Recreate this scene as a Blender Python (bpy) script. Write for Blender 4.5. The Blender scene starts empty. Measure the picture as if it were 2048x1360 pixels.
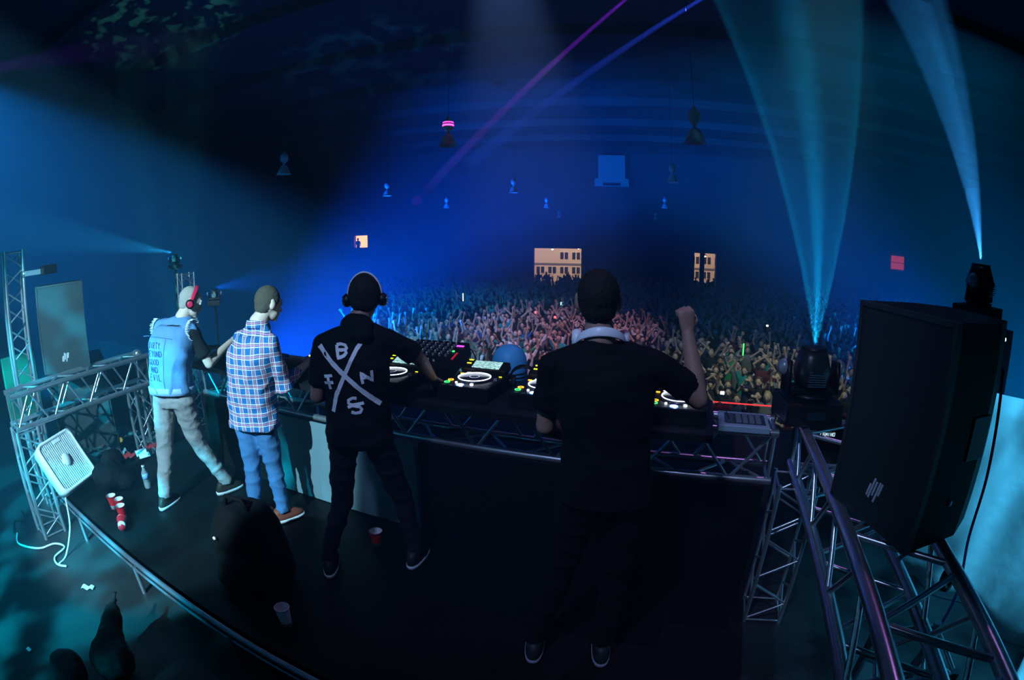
import bpy, bmesh, math, random
from mathutils import Vector, Matrix, noise
from mathutils.bvhtree import BVHTree
random.seed(7)
PI = math.pi
S = bpy.context.scene
COL = S.collection

# ------------------------------------------------------------------ camera
cam_d = bpy.data.cameras.new('camera')
cam = bpy.data.objects.new('camera', cam_d)
COL.objects.link(cam)
cam.location = (0, 0, 1.95)
cam.rotation_euler = (math.radians(79.0), 0, math.radians(21.0))
cam_d.sensor_width = 36.0
cam_d.lens = 18.457
cam_d.clip_start = 0.02
cam_d.clip_end = 300
cam_d.type = 'PANO'
_c = cam_d if hasattr(cam_d, 'panorama_type') else cam_d.cycles
_c.panorama_type = 'FISHEYE_EQUISOLID'
_c.fisheye_lens = 18.457
_c.fisheye_fov = PI
S.camera = cam

# ------------------------------------------------------------------ world / exposure
S.view_settings.view_transform = 'Standard'
S.view_settings.look = 'None'
S.view_settings.exposure = 0.0
S.view_settings.gamma = 1.0
S.view_settings.use_curve_mapping = False
W = bpy.data.worlds.new('world'); S.world = W
W.use_nodes = True
W.node_tree.nodes['Background'].inputs[0].default_value = (0.003, 0.008, 0.03, 1)
W.node_tree.nodes['Background'].inputs[1].default_value = 1.0
S.cycles.use_denoising = True
S.cycles.max_bounces = 6
S.cycles.diffuse_bounces = 2
S.cycles.glossy_bounces = 3
S.cycles.transmission_bounces = 4
S.cycles.volume_bounces = 0
S.cycles.transparent_max_bounces = 16
S.cycles.sample_clamp_indirect = 4
S.cycles.sample_clamp_direct = 0
S.cycles.use_light_tree = True

def norm(v): return Vector(v).normalized()
def aim_quat(d): return Vector(d).to_track_quat('-Z', 'Y')

def spot(name, loc, target, power, color, deg, blend=0.3, size=0.03, gobo=None):
    d = bpy.data.lights.new(name, 'SPOT')
    d.energy = power; d.color = color
    d.spot_size = math.radians(deg); d.spot_blend = blend
    d.shadow_soft_size = size
    o = bpy.data.objects.new(name, d); COL.objects.link(o)
    o.location = loc
    o.rotation_euler = aim_quat(Vector(target) - Vector(loc)).to_euler()
    if gobo:
        d.use_nodes = True
        nt = d.node_tree; n = nt.nodes; L = nt.links
        em = n['Emission']
        tc = n.new('ShaderNodeTexCoord'); sep = n.new('ShaderNodeSeparateXYZ')
        L.new(tc.outputs['Normal'], sep.inputs[0])
        dv = []
        for k in (0, 1):
            m = n.new('ShaderNodeMath'); m.operation = 'DIVIDE'
            L.new(sep.outputs[k], m.inputs[0]); L.new(sep.outputs[2], m.inputs[1]); dv.append(m)
        gobo(nt, dv[0].outputs[0], dv[1].outputs[0], em, deg)
    return o

def M(nt, op, a, b=None, clamp=False):
    m = nt.nodes.new('ShaderNodeMath'); m.operation = op; m.use_clamp = clamp
    for i, v in enumerate((a, b)):
        if v is None: continue
        if isinstance(v, (int, float)): m.inputs[i].default_value = v
        else: nt.links.new(v, m.inputs[i])
    return m.outputs[0]

def gobo_ring(nt, x, y, em, deg):
    """open fan of light: bright rim, bright centre stripe, dim between"""
    R = math.tan(math.radians(deg / 2))
    r = M(nt, 'DIVIDE', M(nt, 'SQRT', M(nt, 'ADD', M(nt, 'MULTIPLY', x, x), M(nt, 'MULTIPLY', y, y))), R)
    rim = M(nt, 'MULTIPLY', M(nt, 'SMOOTH_MIN', M(nt, 'MULTIPLY', M(nt, 'SUBTRACT', r, 0.85, True), 12, True), 1.0), 1.0)
    core = M(nt, 'SUBTRACT', 1.0, M(nt, 'MULTIPLY', r, 3.0), True)
    s = M(nt, 'ADD', M(nt, 'MULTIPLY', rim, 1.5), M(nt, 'MULTIPLY', core, 3.0))
    s = M(nt, 'ADD', s, 0.06)
    nt.links.new(s, em.inputs['Strength'])

def gobo_noise(scale, lo, hi, base=0.0, amp=1.0):
    def f(nt, x, y, em, deg):
        cb = nt.nodes.new('ShaderNodeCombineXYZ')
        nt.links.new(x, cb.inputs[0]); nt.links.new(y, cb.inputs[1])
        nz = nt.nodes.new('ShaderNodeTexNoise'); nz.inputs['Scale'].default_value = scale
        nz.inputs['Detail'].default_value = 2.0
        nt.links.new(cb.outputs[0], nz.inputs['Vector'])
        mr = nt.nodes.new('ShaderNodeMapRange')
        mr.inputs['From Min'].default_value = lo; mr.inputs['From Max'].default_value = hi
        nt.links.new(nz.outputs[0], mr.inputs['Value'])
        nt.links.new(M(nt, 'ADD', M(nt, 'MULTIPLY', mr.outputs[0], amp), base), em.inputs['Strength'])
    return f

LIGHTS = True
if LIGHTS:
    # rear stage spot that lights the two DJs on the left, the truss and the fan
    spot('rear_stage_spot', (-1.4, -3.2, 4.2), (-4.05, 2.0, 0.9), 3900, (0.38, 0.76, 1.0), 34, 0.18, 0.04)
    # rear stage spot grazing the floor patch and the truss tower on the left
    spot('floor_wash_spot', (-2.75, -3.2, 3.6), (-4.7, 0.9, 0.0), 8500, (0.0, 0.55, 0.85), 50, 0.9, 0.04, gobo_noise(11, .47, .60, 0.10, 1.4))
    # light on the white drape at the right wing
    spot('wing_drape_spot', (2.05, 1.25, 3.3), (2.65, 2.2, 0.1), 620, (0.06, 0.55, 1.0), 66, 0.7, 0.05, gobo_noise(7, .40, .62, 0.15, 1.3))
    # beams of the two moving heads
    spot('moving_head_beam', (0.68, 2.92, 1.43), (0.72, 3.27, 2.43), 5200, (0.02, 0.66, 1.0), 27, 0.12, 0.01, gobo_ring)
    spot('moving_head_beam', (2.9, 4.67, 2.05), (2.78, 4.77, 3.05), 9500, (0.14, 0.52, 1.0), 17, 0.25, 0.01, gobo_noise(22, .40, .60, .30, 1.8))
    # far stage-left head that throws its cone towards the left edge
    spot('moving_head_beam', (-7.66, 4.73, 1.99), (-9.2, 3.9, 2.35), 5000, (0.05, 0.62, 1.0), 15, 0.4, 0.01)
    # low blue head whose beam makes the bright cloud left of centre
    spot('moving_head_beam', (-7.28, 5.29, 1.36), (-5.2, 8.4, 1.45), 1700, (0.0, 0.17, 1.0), 40, 0.9, 0.03)
    # teal wash from high on the left, outside the picture
    spot('teal_wash', (-10.0, -0.9, 6.0), (-10.9, 7.1, 0.0), 12500, (0.0, 0.34, 1.0), 52, 0.35, 0.1)
    # unseen blue and teal fill spots, added to make the haze glow
    spot('blue_haze_fill', (-12.5, 9.0, -2.4), (-9.0, 30.0, 2.4), 52000, (0.0, 0.085, 1.0), 74, 0.9, 0.2)
    spot('blue_haze_fill', (8.5, 9.0, -2.4), (-4.0, 32.0, 2.0), 22000, (0.0, 0.13, 1.0), 72, 0.9, 0.2)
    spot('teal_haze_fill', (9.5, 9.0, -2.4), (9.0, 24.0, 6.0), 8000, (0.0, 0.40, 1.0), 80, 0.9, 0.2)
    # front lights on the crowd: pink over the middle, pale teal on the right
    spot('crowd_light', (-3.4, 7.5, 9.2), (-5.2, 17.5, -1.9), 4800, (0.74, 0.54, 1.0), 36, 0.8, 0.1)
    spot('crowd_light', (2.5, 6.5, 8.2), (1.6, 14.0, -2.2), 2300, (0.62, 0.90, 0.82), 36, 0.9, 0.1)
    # violet light from above the crowd, seen on the metal and forearms of the DJs
    spot('violet_light', (0.8, 5.6, 8.0), (-0.6, 2.3, 0.8), 150, (0.62, 0.25, 1.0), 34, 0.8, 0.1)
    spot('blue_light', (-1.0, -1.2, 5.0), (-0.6, 2.7, 0.9), 520, (0.34, 0.50, 1.0), 42, 0.8, 0.2)
    # patterns thrown on the ceiling
    spot('ceiling_gobo', (-6.4, 4.2, -0.1), (-14.7, 7.8, 9.5), 2500, (0.10, 0.85, 0.75), 26, 0.5, 0.02, gobo_noise(22, .52, .60, 0.0, 1.5))
    spot('ceiling_gobo', (-4.0, 7.0, -2.0), (-13.0, 18.0, 9.5), 2500, (0.02, 0.35, 1.0), 34, 0.6, 0.02, gobo_noise(16, .50, .62, 0.0, 1.2))
    # lasers / thin beams crossing the hall
    spot('thin_beam', (0.22, 6.14, 6.04), (-14.34, 26.09, 5.66), 70000, (0.30, 0.02, 1.0), 1.3, 0.3, 0.01)
    spot('thin_beam', (1.37, 6.13, 5.94), (-12.28, 26.94, 6.8), 75000, (0.03, 0.08, 1.0), 1.6, 0.3, 0.01)
    spot('thin_beam', (-5.53, 0.04, 3.86), (-12.8, 7.45, 8.0), 800, (0.30, 0.0, 1.0), 7.0, 0.8, 0.01)

# ------------------------------------------------------------------ materials
MATS = {}
def mat(name, col, rough=0.6, metal=0.0, emit=None, es=1.0, spec=0.5, bump=None, var=None, alpha=None, trans=None):
    if name in MATS: return MATS[name]
    m = bpy.data.materials.new(name); m.use_nodes = True
    nt = m.node_tree; b = nt.nodes['Principled BSDF']
    b.inputs['Base Color'].default_value = (*col, 1); b.inputs['Roughness'].default_value = rough
    b.inputs['Metallic'].default_value = metal; b.inputs['Specular IOR Level'].default_value = spec
    if emit: b.inputs['Emission Color'].default_value = (*emit, 1); b.inputs['Emission Strength'].default_value = es
    if trans: b.inputs['Transmission Weight'].default_value = trans
    tc = nt.nodes.new('ShaderNodeTexCoord')
    if var:   # (scale, amount) colour variation
        nz = nt.nodes.new('ShaderNodeTexNoise'); nz.inputs['Scale'].default_value = var[0]; nz.inputs['Detail'].default_value = 4
        nt.links.new(tc.outputs['Object'], nz.inputs['Vector'])
        mx = nt.nodes.new('ShaderNodeMix'); mx.data_type = 'RGBA'
        a = [c * (1 - var[1]) for c in col]; c2 = [min(1, c * (1 + var[1])) for c in col]
        mx.inputs[6].default_value = (*a, 1); mx.inputs[7].default_value = (*c2, 1)
        nt.links.new(nz.outputs[0], mx.inputs[0]); nt.links.new(mx.outputs[2], b.inputs['Base Color'])
    if bump:  # (scale, strength, distance)
        nz = nt.nodes.new('ShaderNodeTexNoise'); nz.inputs['Scale'].default_value = bump[0]; nz.inputs['Detail'].default_value = 3
        nt.links.new(tc.outputs['Object'], nz.inputs['Vector'])
        bp = nt.nodes.new('ShaderNodeBump'); bp.inputs['Strength'].default_value = bump[1]; bp.inputs['Distance'].default_value = bump[2]
        nt.links.new(nz.outputs[0], bp.inputs['Height']); nt.links.new(bp.outputs[0], b.inputs['Normal'])
    MATS[name] = m
    return m

alu = mat('aluminium', (0.80, 0.82, 0.86), 0.28, 0.9, bump=(60, .08, .002), var=(14, .12))
black = mat('black_plastic', (0.006, 0.006, 0.007), 0.45, spec=.35)
blackm = mat('black_metal', (0.02, 0.02, 0.024), 0.4, 0.5)
white_pl = mat('white_plastic', (0.85, 0.87, 0.88), 0.4)
dark_cloth = mat('dark_cloth', (0.010, 0.010, 0.012), 0.9, bump=(30, .4, .01), spec=0.1)
stage_m = mat('stage_floor', (0.0035, 0.0045, 0.005), 0.5, bump=(9, .35, .01), var=(3, .6), spec=0.15)
hall_floor = mat('hall_floor', (0.03, 0.03, 0.035), 0.5, var=(0.6, .4))
wall_m = mat('hall_wall', (0.10, 0.11, 0.13), 0.8, var=(0.8, .35), bump=(3, .3, .05))
ceil_m = mat('hall_ceiling', (0.09, 0.10, 0.11), 0.85, var=(0.5, .5), bump=(1.3, .6, .1))

# ------------------------------------------------------------------ mesh helpers
class MB:
    def __init__(s): s.v = []; s.f = []; s.mi = []; s.sm = []
    def add(s, v, f, mi=0, smooth=False):
        n = len(s.v); s.v += [tuple(p) for p in v]
        s.f += [tuple(i + n for i in q) for q in f]; s.mi += [mi] * len(f); s.sm += [smooth] * len(f)
        return s
    def box(s, c, size, rot=None, mi=0, bev=0.0):
        c = Vector(c); h = [x / 2 for x in size]
        R = rot if rot is not None else Matrix.Identity(3)
        if bev <= 0:
            vs = [c + R @ Vector((sx * h[0], sy * h[1], sz * h[2])) for sx in (-1, 1) for sy in (-1, 1) for sz in (-1, 1)]
            s.add(vs, [(0, 1, 3, 2), (4, 6, 7, 5), (0, 4, 5, 1), (2, 3, 7, 6), (0, 2, 6, 4), (1, 5, 7, 3)], mi)
        else:
            bm = bmesh.new(); bmesh.ops.create_cube(bm, size=1.0)
            for v in bm.verts: v.co = Vector((v.co.x * size[0], v.co.y * size[1], v.co.z * size[2]))
            bmesh.ops.bevel(bm, geom=list(bm.edges), offset=bev, segments=2, affect='EDGES', profile=0.6)
            bm.verts.index_update()
            s.add([c + R @ v.co for v in bm.verts], [[v.index for v in f.verts] for f in bm.faces], mi); bm.free()
        return s
    def cone(s, p0, r0, p1, r1, n=10, mi=0, caps=True, smooth=True):
        p0 = Vector(p0); p1 = Vector(p1); d = (p1 - p0)
        if d.length < 1e-7: return s
        q = d.to_track_quat('Z', 'Y'); vs = []
        for p, r in ((p0, r0), (p1, r1)):
            for i in range(n):
                a = 2 * PI * i / n; vs.append(p + q @ Vector((r * math.cos(a), r * math.sin(a), 0)))
        s.add(vs, [(i, (i + 1) % n, n + (i + 1) % n, n + i) for i in range(n)], mi, smooth)
        if caps: s.add(vs, [tuple(range(n - 1, -1, -1)), tuple(range(n, 2 * n))], mi)
        return s
    def tube(s, p0, p1, r, n=10, mi=0): return s.cone(p0, r, p1, r, n, mi)
    def path(s, pts, r, n=8, mi=0):
        pts = [Vector(p) for p in pts]; rs = r if isinstance(r, (list, tuple)) else [r] * len(pts); vs = []
        up = Vector((0, 0, 1)); prev = None
        for i, p in enumerate(pts):
            t = (pts[min(i + 1, len(pts) - 1)] - pts[max(i - 1, 0)]).normalized()
            if prev is None:
                x = t.cross(up)
                if x.length < 1e-3: x = t.cross(Vector((1, 0, 0)))
                x.normalize()
            else:
                x = (prev - t * prev.dot(t))
                x = x.normalized() if x.length > 1e-6 else t.orthogonal().normalized()
            prev = x; y = t.cross(x)
            for k in range(n):
                a = 2 * PI * k / n; vs.append(p + (x * math.cos(a) + y * math.sin(a)) * rs[i])
        f = []
        for i in range(len(pts) - 1):
            for k in range(n): f.append((i * n + k, i * n + (k + 1) % n, (i + 1) * n + (k + 1) % n, (i + 1) * n + k))
        f.append(tuple(range(n - 1, -1, -1))); f.append(tuple(range((len(pts) - 1) * n, len(pts) * n)))
        return s.add(vs, f, mi, True)
    def lathe(s, prof, c=(0, 0, 0), n=20, mi=0, rot=None, caps=True):
        """prof: list of (radius, z)"""
        c = Vector(c); R = rot if rot is not None else Matrix.Identity(3); vs = []; f = []
        for (r, z) in prof:
            for i in range(n):
                a = 2 * PI * i / n; vs.append(c + R @ Vector((r * math.cos(a), r * math.sin(a), z)))
        for j in range(len(prof) - 1):
            for i in range(n): f.append((j * n + i, j * n + (i + 1) % n, (j + 1) * n + (i + 1) % n, (j + 1) * n + i))
        if tuple(prof[0]) == tuple(prof[-1]): caps = False
        if caps and prof[0][0] > 1e-4: f.append(tuple(range(n - 1, -1, -1)))
        if caps and prof[-1][0] > 1e-4: f.append(tuple(range((len(prof) - 1) * n, len(prof) * n)))
        return s.add(vs, f, mi, True)
    def ball(s, c, rad, n=12, m=8, mi=0, rot=None):
        c = Vector(c); R = rot if rot is not None else Matrix.Identity(3)
        if isinstance(rad, (int, float)): rad = (rad,) * 3
        vs = [c + R @ Vector((0, 0, -rad[2]))]; f = []
        for j in range(1, m):
            t = PI * j / m
            for i in range(n):
                a = 2 * PI * i / n
                vs.append(c + R @ Vector((rad[0] * math.sin(t) * math.cos(a), rad[1] * math.sin(t) * math.sin(a), -rad[2] * math.cos(t))))
        vs.append(c + R @ Vector((0, 0, rad[2])))
        for i in range(n):
            f.append((0, 1 + (i + 1) % n, 1 + i)); f.append((len(vs) - 1, len(vs) - 1 - n + i, len(vs) - 1 - n + (i + 1) % n))
        for j in range(m - 2):
            for i in range(n): f.append((1 + j * n + i, 1 + j * n + (i + 1) % n, 1 + (j + 1) * n + (i + 1) % n, 1 + (j + 1) * n + i))
        return s.add(vs, f, mi, True)
    def cap(s, p0, r0, p1, r1, n=12, mi=0):
        """tapered capsule"""
        p0 = Vector(p0); p1 = Vector(p1)
        s.ball(p0, r0, n, 8, mi); s.ball(p1, r1, n, 8, mi); return s.cone(p0, r0, p1, r1, n, mi)
    def loft(s, rings, n=20, mi=0, sq=2.0):
        """rings: (centre, xvec, yvec) superellipse sections"""
        vs = []
        for c, xv, yv in rings:
            c = Vector(c); xv = Vector(xv); yv = Vector(yv)
            for i in range(n):
                a = 2 * PI * i / n; ca, sa = math.cos(a), math.sin(a)
                e = 2 / sq
                vs.append(c + xv * (math.copysign(abs(ca) ** e, ca)) + yv * (math.copysign(abs(sa) ** e, sa)))
        f = []
        for j in range(len(rings) - 1):
            for i in range(n): f.append((j * n + i, j * n + (i + 1) % n, (j + 1) * n + (i + 1) % n, (j + 1) * n + i))
        f.append(tuple(range(n - 1, -1, -1))); f.append(tuple(range((len(rings) - 1) * n, len(rings) * n)))
        return s.add(vs, f, mi, True)
    def mesh(s, name):
        me = bpy.data.meshes.new(name); me.from_pydata(s.v, [], s.f)
        me.polygons.foreach_set('material_index', s.mi); me.polygons.foreach_set('use_smooth', s.sm)
        me.update(); return me
    def obj(s, name, mats, parent=None, loc=None):
        me = s.mesh(name)
        for m in (mats if isinstance(mats, (list, tuple)) else [mats]): me.materials.append(m)
        o = bpy.data.objects.new(name, me); COL.objects.link(o)
        if parent is not None: o.parent = parent
        if loc is not None: o.location = loc
        return o

def empty(name, label, cat, loc=(0, 0, 0), rz=0.0, group=None):
    o = bpy.data.objects.new(name, None); COL.objects.link(o); o.location = loc; o.rotation_euler = (0, 0, rz)
    o.empty_display_size = 0.1
    return tag(o, label, cat, group)
def tag(o, label, cat, group=None, kind=None):
    o['label'] = label; o['category'] = cat
    if group: o['group'] = group
    if kind: o['kind'] = kind
    return o
def struct(mb, name, m, label=None):
    o = mb.obj(name, m); o['kind'] = 'structure'
    if label: o['label'] = label
    return o
def copy_tree(o, parent=None):
    c = o.copy(); COL.objects.link(c); c.parent = parent
    for ch in list(o.children): copy_tree(ch, c)
    return c
def RZ(a): return Matrix.Rotation(a, 3, 'Z')
def RX(a): return Matrix.Rotation(a, 3, 'X')
def RY(a): return Matrix.Rotation(a, 3, 'Y')
HA = math.radians(9.0)
def H(x, y, z): return (x * math.cos(HA) - y * math.sin(HA), x * math.sin(HA) + y * math.cos(HA), z)

# ------------------------------------------------------------------ hall
ZF = -2.9; ZC = 9.6; YW = 42.0
HR = RZ(HA)
def hbox(mb, x0, x1, y0, y1, z0, z1, mi=0): return mb.box(H((x0 + x1) / 2, (y0 + y1) / 2, (z0 + z1) / 2), (x1 - x0, y1 - y0, z1 - z0), HR, mi)
struct(hbox(MB(), -34, 40, -12, 75, ZF - .2, ZF), 'floor', hall_floor)
cl = hbox(MB(), -30, 34, -12, 62, ZC, ZC + .2)
for i in range(14): hbox(cl, -30, 34, -8 + i * 5, -7.75 + i * 5, ZC - .45, ZC)
struct(cl, 'ceiling', ceil_m)
wb = MB()
for x0, x1, z0, z1 in ((-30, -23.5, ZF, ZC), (-23.5, -22.1, ZF, 1.35), (-23.5, -22.1, 2.62, ZC), (-22.1, -7.25, ZF, ZC), (-7.25, -3.16, 1.29, ZC),
                       (-3.16, 5.75, ZF, ZC), (5.75, 7.78, 1.29, ZC), (7.78, 34, ZF, ZC)):
    hbox(wb, x0, x1, YW, YW + .4, z0, z1)
struct(wb, 'wall_back', wall_m)
struct(hbox(MB(), -30.4, -30, -12, YW, ZF, ZC), 'wall_left', wall_m)
struct(hbox(MB(), 34, 34.4, -12, YW, ZF, ZC), 'wall_right', wall_m)
struct(hbox(MB(), -30, 34, -12.4, -12, ZF, ZC), 'wall_front', wall_m)
# raised lintel trim over the doorways
struct(hbox(MB(), -10, 10, YW - .12, YW, 1.29, 1.42), 'trim_1', wall_m)
# haze in the hall
hz = bpy.data.materials.new('haze'); hz.use_nodes = True
nt = hz.node_tree; nt.nodes.remove(nt.nodes['Principled BSDF'])
vs = nt.nodes.new('ShaderNodeVolumeScatter'); vs.inputs['Density'].default_value = 0.018; vs.inputs['Anisotropy'].default_value = 0.1
vs.inputs['Color'].default_value = (.22, .66, 1, 1)
nt.links.new(vs.outputs[0], nt.nodes['Material Output'].inputs['Volume'])
hzo = hbox(MB(), -29.9, 33.9, -11.9, YW - .22, ZF + .01, ZC - .5).obj('haze', hz)
tag(hzo, 'thin stage haze filling the whole hall', 'haze', kind='stuff')

sm_ = bpy.data.materials.new('added_beam_haze'); sm_.use_nodes = True  # denser haze cones added around the thin beams so they show
nt = sm_.node_tree; nt.nodes.remove(nt.nodes['Principled BSDF'])
vs = nt.nodes.new('ShaderNodeVolumeScatter'); vs.inputs['Density'].default_value = 0.05; vs.inputs['Anisotropy'].default_value = 0.0
nt.links.new(vs.outputs[0], nt.nodes['Material Output'].inputs['Volume'])
for o in [o for o in bpy.data.objects if o.type == 'LIGHT' and o.name.startswith('thin_beam')]:
    d_ = o.rotation_euler.to_matrix() @ Vector((0, 0, -1)); L_ = 32 if o.data.spot_size < .05 else 14
    k_ = math.tan(o.data.spot_size / 2) * 1.1; p_ = Vector(o.location)
    w_ = MB().cone(p_ + d_ * .3, .3 * k_ + .01, p_ + d_ * L_, L_ * k_ + .01, 16).obj('light_beam', sm_)
    tag(w_, 'thin smoky streak of violet or blue light crossing the dark air', 'light beam', kind='stuff')

# stage
struct(MB().box((-2.5, -1.0, -1.6), (30, 14.8, 2.6)), 'floor_stage', mat('lower_floor', (.022, .026, .028), .5, bump=(5, .4, .015), var=(2.5, .6), spec=.3))
# ------------------------------------------------------------------ stage riser with rail and short legs
rs = empty('stage_riser', 'low black stage riser the four DJs stand on, metal rail along its back edge', 'riser')
MB().box((-2.2, 3.78, -.05), (5.3, 5.24, .09)).obj('deck', stage_m, rs)
MB().tube((-4.85, 1.155, -.02), (.45, 1.155, -.02), .02, 10).tube((-4.85, 1.15, -.085), (.45, 1.15, -.085), .012, 8).obj('rail', mat('worn_metal', (.32, .34, .40), .45, .8, bump=(40, .4, .003), var=(8, .5)), rs)
MB().box((-2.2, 1.18, -.06), (5.3, .03, .11)).obj('fascia', blackm, rs)
for x in (-4.32, -3.22, -2.1, -.9, .3):
    MB().tube((x, 1.15, -.30), (x, 1.15, -.07), .018, 10).obj('leg', alu, rs)
# booth front board; its unlit stretches are painted black
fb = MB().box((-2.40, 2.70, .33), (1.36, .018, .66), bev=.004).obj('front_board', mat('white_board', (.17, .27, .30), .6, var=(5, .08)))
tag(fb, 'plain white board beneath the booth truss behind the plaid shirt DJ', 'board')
fb = MB().box((-.62, 2.72, .33), (2.16, .018, .66), bev=.004).obj('front_board', mat('unlit_board', (.004, .004, .005), .7, spec=.15))
tag(fb, 'unlit booth front, painted black, beneath the truss behind the plain black DJ', 'board')
fb = MB().box((-3.62, 2.72, .33), (1.02, .018, .66), bev=.004).obj('front_board', MATS['unlit_board'])
tag(fb, 'unlit booth front, painted black, beneath the truss behind the denim vest DJ', 'board')

# ------------------------------------------------------------------ trusses
def truss(name, label, a, b, w, h, side, up, pitch=.42, rc=.025, rb=.011, group=None, ends=True, skip=()):
    """box truss from a to b (centres); w along side vector, h along up vector"""
    root = empty(name, label, 'truss', a, 0, group)
    a = Vector(a); b = Vector(b); side = Vector(side).normalized(); up = Vector(up).normalized()
    d = b - a; Ln = d.length; t = d / Ln
    cs = [side * (sx * w / 2) + up * (sz * h / 2) for sx, sz in ((-1, -1), (1, -1), (1, 1), (-1, 1))]
    for c in cs:
        MB().tube(c, c + d, rc, 12).obj('chord', alu, root)
    n = max(1, round(Ln / pitch)); st = Ln / n
    for k in range(4):
        if k in skip: continue
        c0, c1 = cs[k], cs[(k + 1) % 4]; mb = MB()
        for i in range(n):
            p = c0 + t * (st * i + .03); q = c1 + t * (st * (i + .5)); r_ = c0 + t * (st * (i + 1) - .03)
            mb.tube(p, q, rb, 8); mb.tube(q, r_, rb, 8)
        if ends:
            mb.tube(c0 + t * .02, c1 + t * .02, rb, 8); mb.tube(c0 + t * (Ln - .02), c1 + t * (Ln - .02), rb, 8)
        mb.obj('lattice', alu, root)
    return root
X, Y, Z = Vector((1, 0, 0)), Vector((0, 1, 0)), Vector((0, 0, 1))
truss('booth_truss', 'long horizontal aluminium box truss carrying the DJ decks', (-4.14, 2.895, .815), (.50, 2.895, .815), .25, .29, Y, Z, .52)
truss('side_truss', 'bright aluminium side truss on the left, running back from the booth beside the fan', (-4.93, .86, .825), (-5.13, 2.62, .825), .28, .29, X, Z, .44)
truss('side_truss', 'dark side truss at the right that the big black loudspeaker rests on', (.865, 3.04, .825), (.865, .35, .825), .40, .29, X, Z, .50, rc=.032, rb=.014)
truss('upright_truss', 'upright truss under the right corner of the booth', (.68, 2.86, .66), (.66, 2.78, -.30), .24, .24, X, Y, .38, rc=.014, rb=.008)
truss('upright_truss', 'upright truss at the far end of the left side truss, near the denim vest DJ', (-5.13, 2.50, .66), (-5.13, 2.50, -.30), .22, .2, X, Y, .40, rc=.020, rb=.008)
truss('upright_truss', 'upright truss at the near left end, the box fan leaning against it', (-4.93, .98, .66), (-4.80, .92, -.30), .26, .24, X, Y, .36, rc=.022, rb=.009)
truss('truss_tower', 'tall slim truss tower rising at the far left edge, behind the side truss', (-5.50, 1.22, -.30), (-5.50, 1.22, 2.20), .15, .22, X, Y, .36, rc=.021, rb=.009)
truss('truss_tower', 'slim truss tower whose upright tubes show above the denim vest DJ', (-5.89, 3.80, -.30), (-5.89, 3.80, 1.72), .12, .2, X, Y, .36, rc=.013, rb=.007)
truss('upright_truss', 'dark truss leg standing at the bottom right under the loudspeaker truss', (1.02, 1.35, .66), (1.02, 1.30, -.30), .3, .3, X, Y, .36, rc=.02, rb=.01)
# clamp couplers at truss joints
for p, lb in (((.66, 3.02, 1.0), 'round tube coupler on the right corner of the booth truss'), ((-5.07, 2.52, 1.0), 'tube coupler at the far corner of the left side truss')):
    c = MB().lathe([(.0, -.05), (.035, -.05), (.042, -.03), (.042, .03), (.035, .05), (0, .05)], p, 14, rot=RY(PI / 2)).box((p[0], p[1], p[2] - .045), (.05, .06, .05)).obj('tube_coupler', alu)
    tag(c, lb, 'coupler')
# long gear table on the booth truss
tb = empty('gear_table', 'long black table board along the top of the booth truss, carrying the decks', 'table', (-2.02, 2.8, .97))
MB().box((0, .0, .034), (4.26, .62, .036), bev=.006).obj('tabletop', mat('table_black', (.008, .012, .013), .5, var=(6, .4)), tb)
MB().box((0, -.313, .034), (4.26, .012, .04)).obj('edge_trim', blackm, tb)
TT = 1.0225

# ------------------------------------------------------------------ DJ equipment
def em(name, c, s): return mat(name, c, .5, emit=c, es=s)
led_w = em('led_white', (.75, .85, 1.0), 5); led_b = em('led_blue', (.1, .2, 1.0), 6); led_r = em('led_red', (1, .05, .12), 4)
led_g = em('led_green', (.05, 1.0, .15), 3.0); led_o = em('led_orange', (1.0, .42, .02), 3.2); led_y = em('led_yellow', (.85, .9, .02), 1.6)
led_p = em('led_purple', (.7, .08, 1.0), 1.6)
def screen_mat():
    m = bpy.data.materials.new('deck_screen'); m.use_nodes = True; nt = m.node_tree; b = nt.nodes['Principled BSDF']
    tc = nt.nodes.new('ShaderNodeTexCoord'); wv = nt.nodes.new('ShaderNodeTexNoise'); mp = nt.nodes.new('ShaderNodeMapping')
    mp.inputs['Scale'].default_value = (60, 260, 260); nt.links.new(tc.outputs['Object'], mp.inputs[0]); nt.links.new(mp.outputs[0], wv.inputs['Vector'])
    wv.inputs['Scale'].default_value = 1.0
    cr = nt.nodes.new('ShaderNodeValToRGB'); cr.color_ramp.elements[0].position = .46; cr.color_ramp.elements[1].position = .54
    cr.color_ramp.elements[0].color = (.12, .30, .34, 1); cr.color_ramp.elements[1].color = (.55, .95, .95, 1)
    nt.links.new(wv.outputs[0], cr.inputs[0]); nt.links.new(cr.outputs[0], b.inputs['Emission Color']); b.inputs['Emission Strength'].default_value = 1.1
    b.inputs['Base Color'].default_value = (.02, .02, .02, 1); return m
scr = screen_mat()
def ring(mb, c, r, w, h, n=36, mi=0):
    return mb.lathe([(r - w, 0), (r - w, h), (r + w, h), (r + w, 0), (r - w, 0)], c, n, mi)
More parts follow.
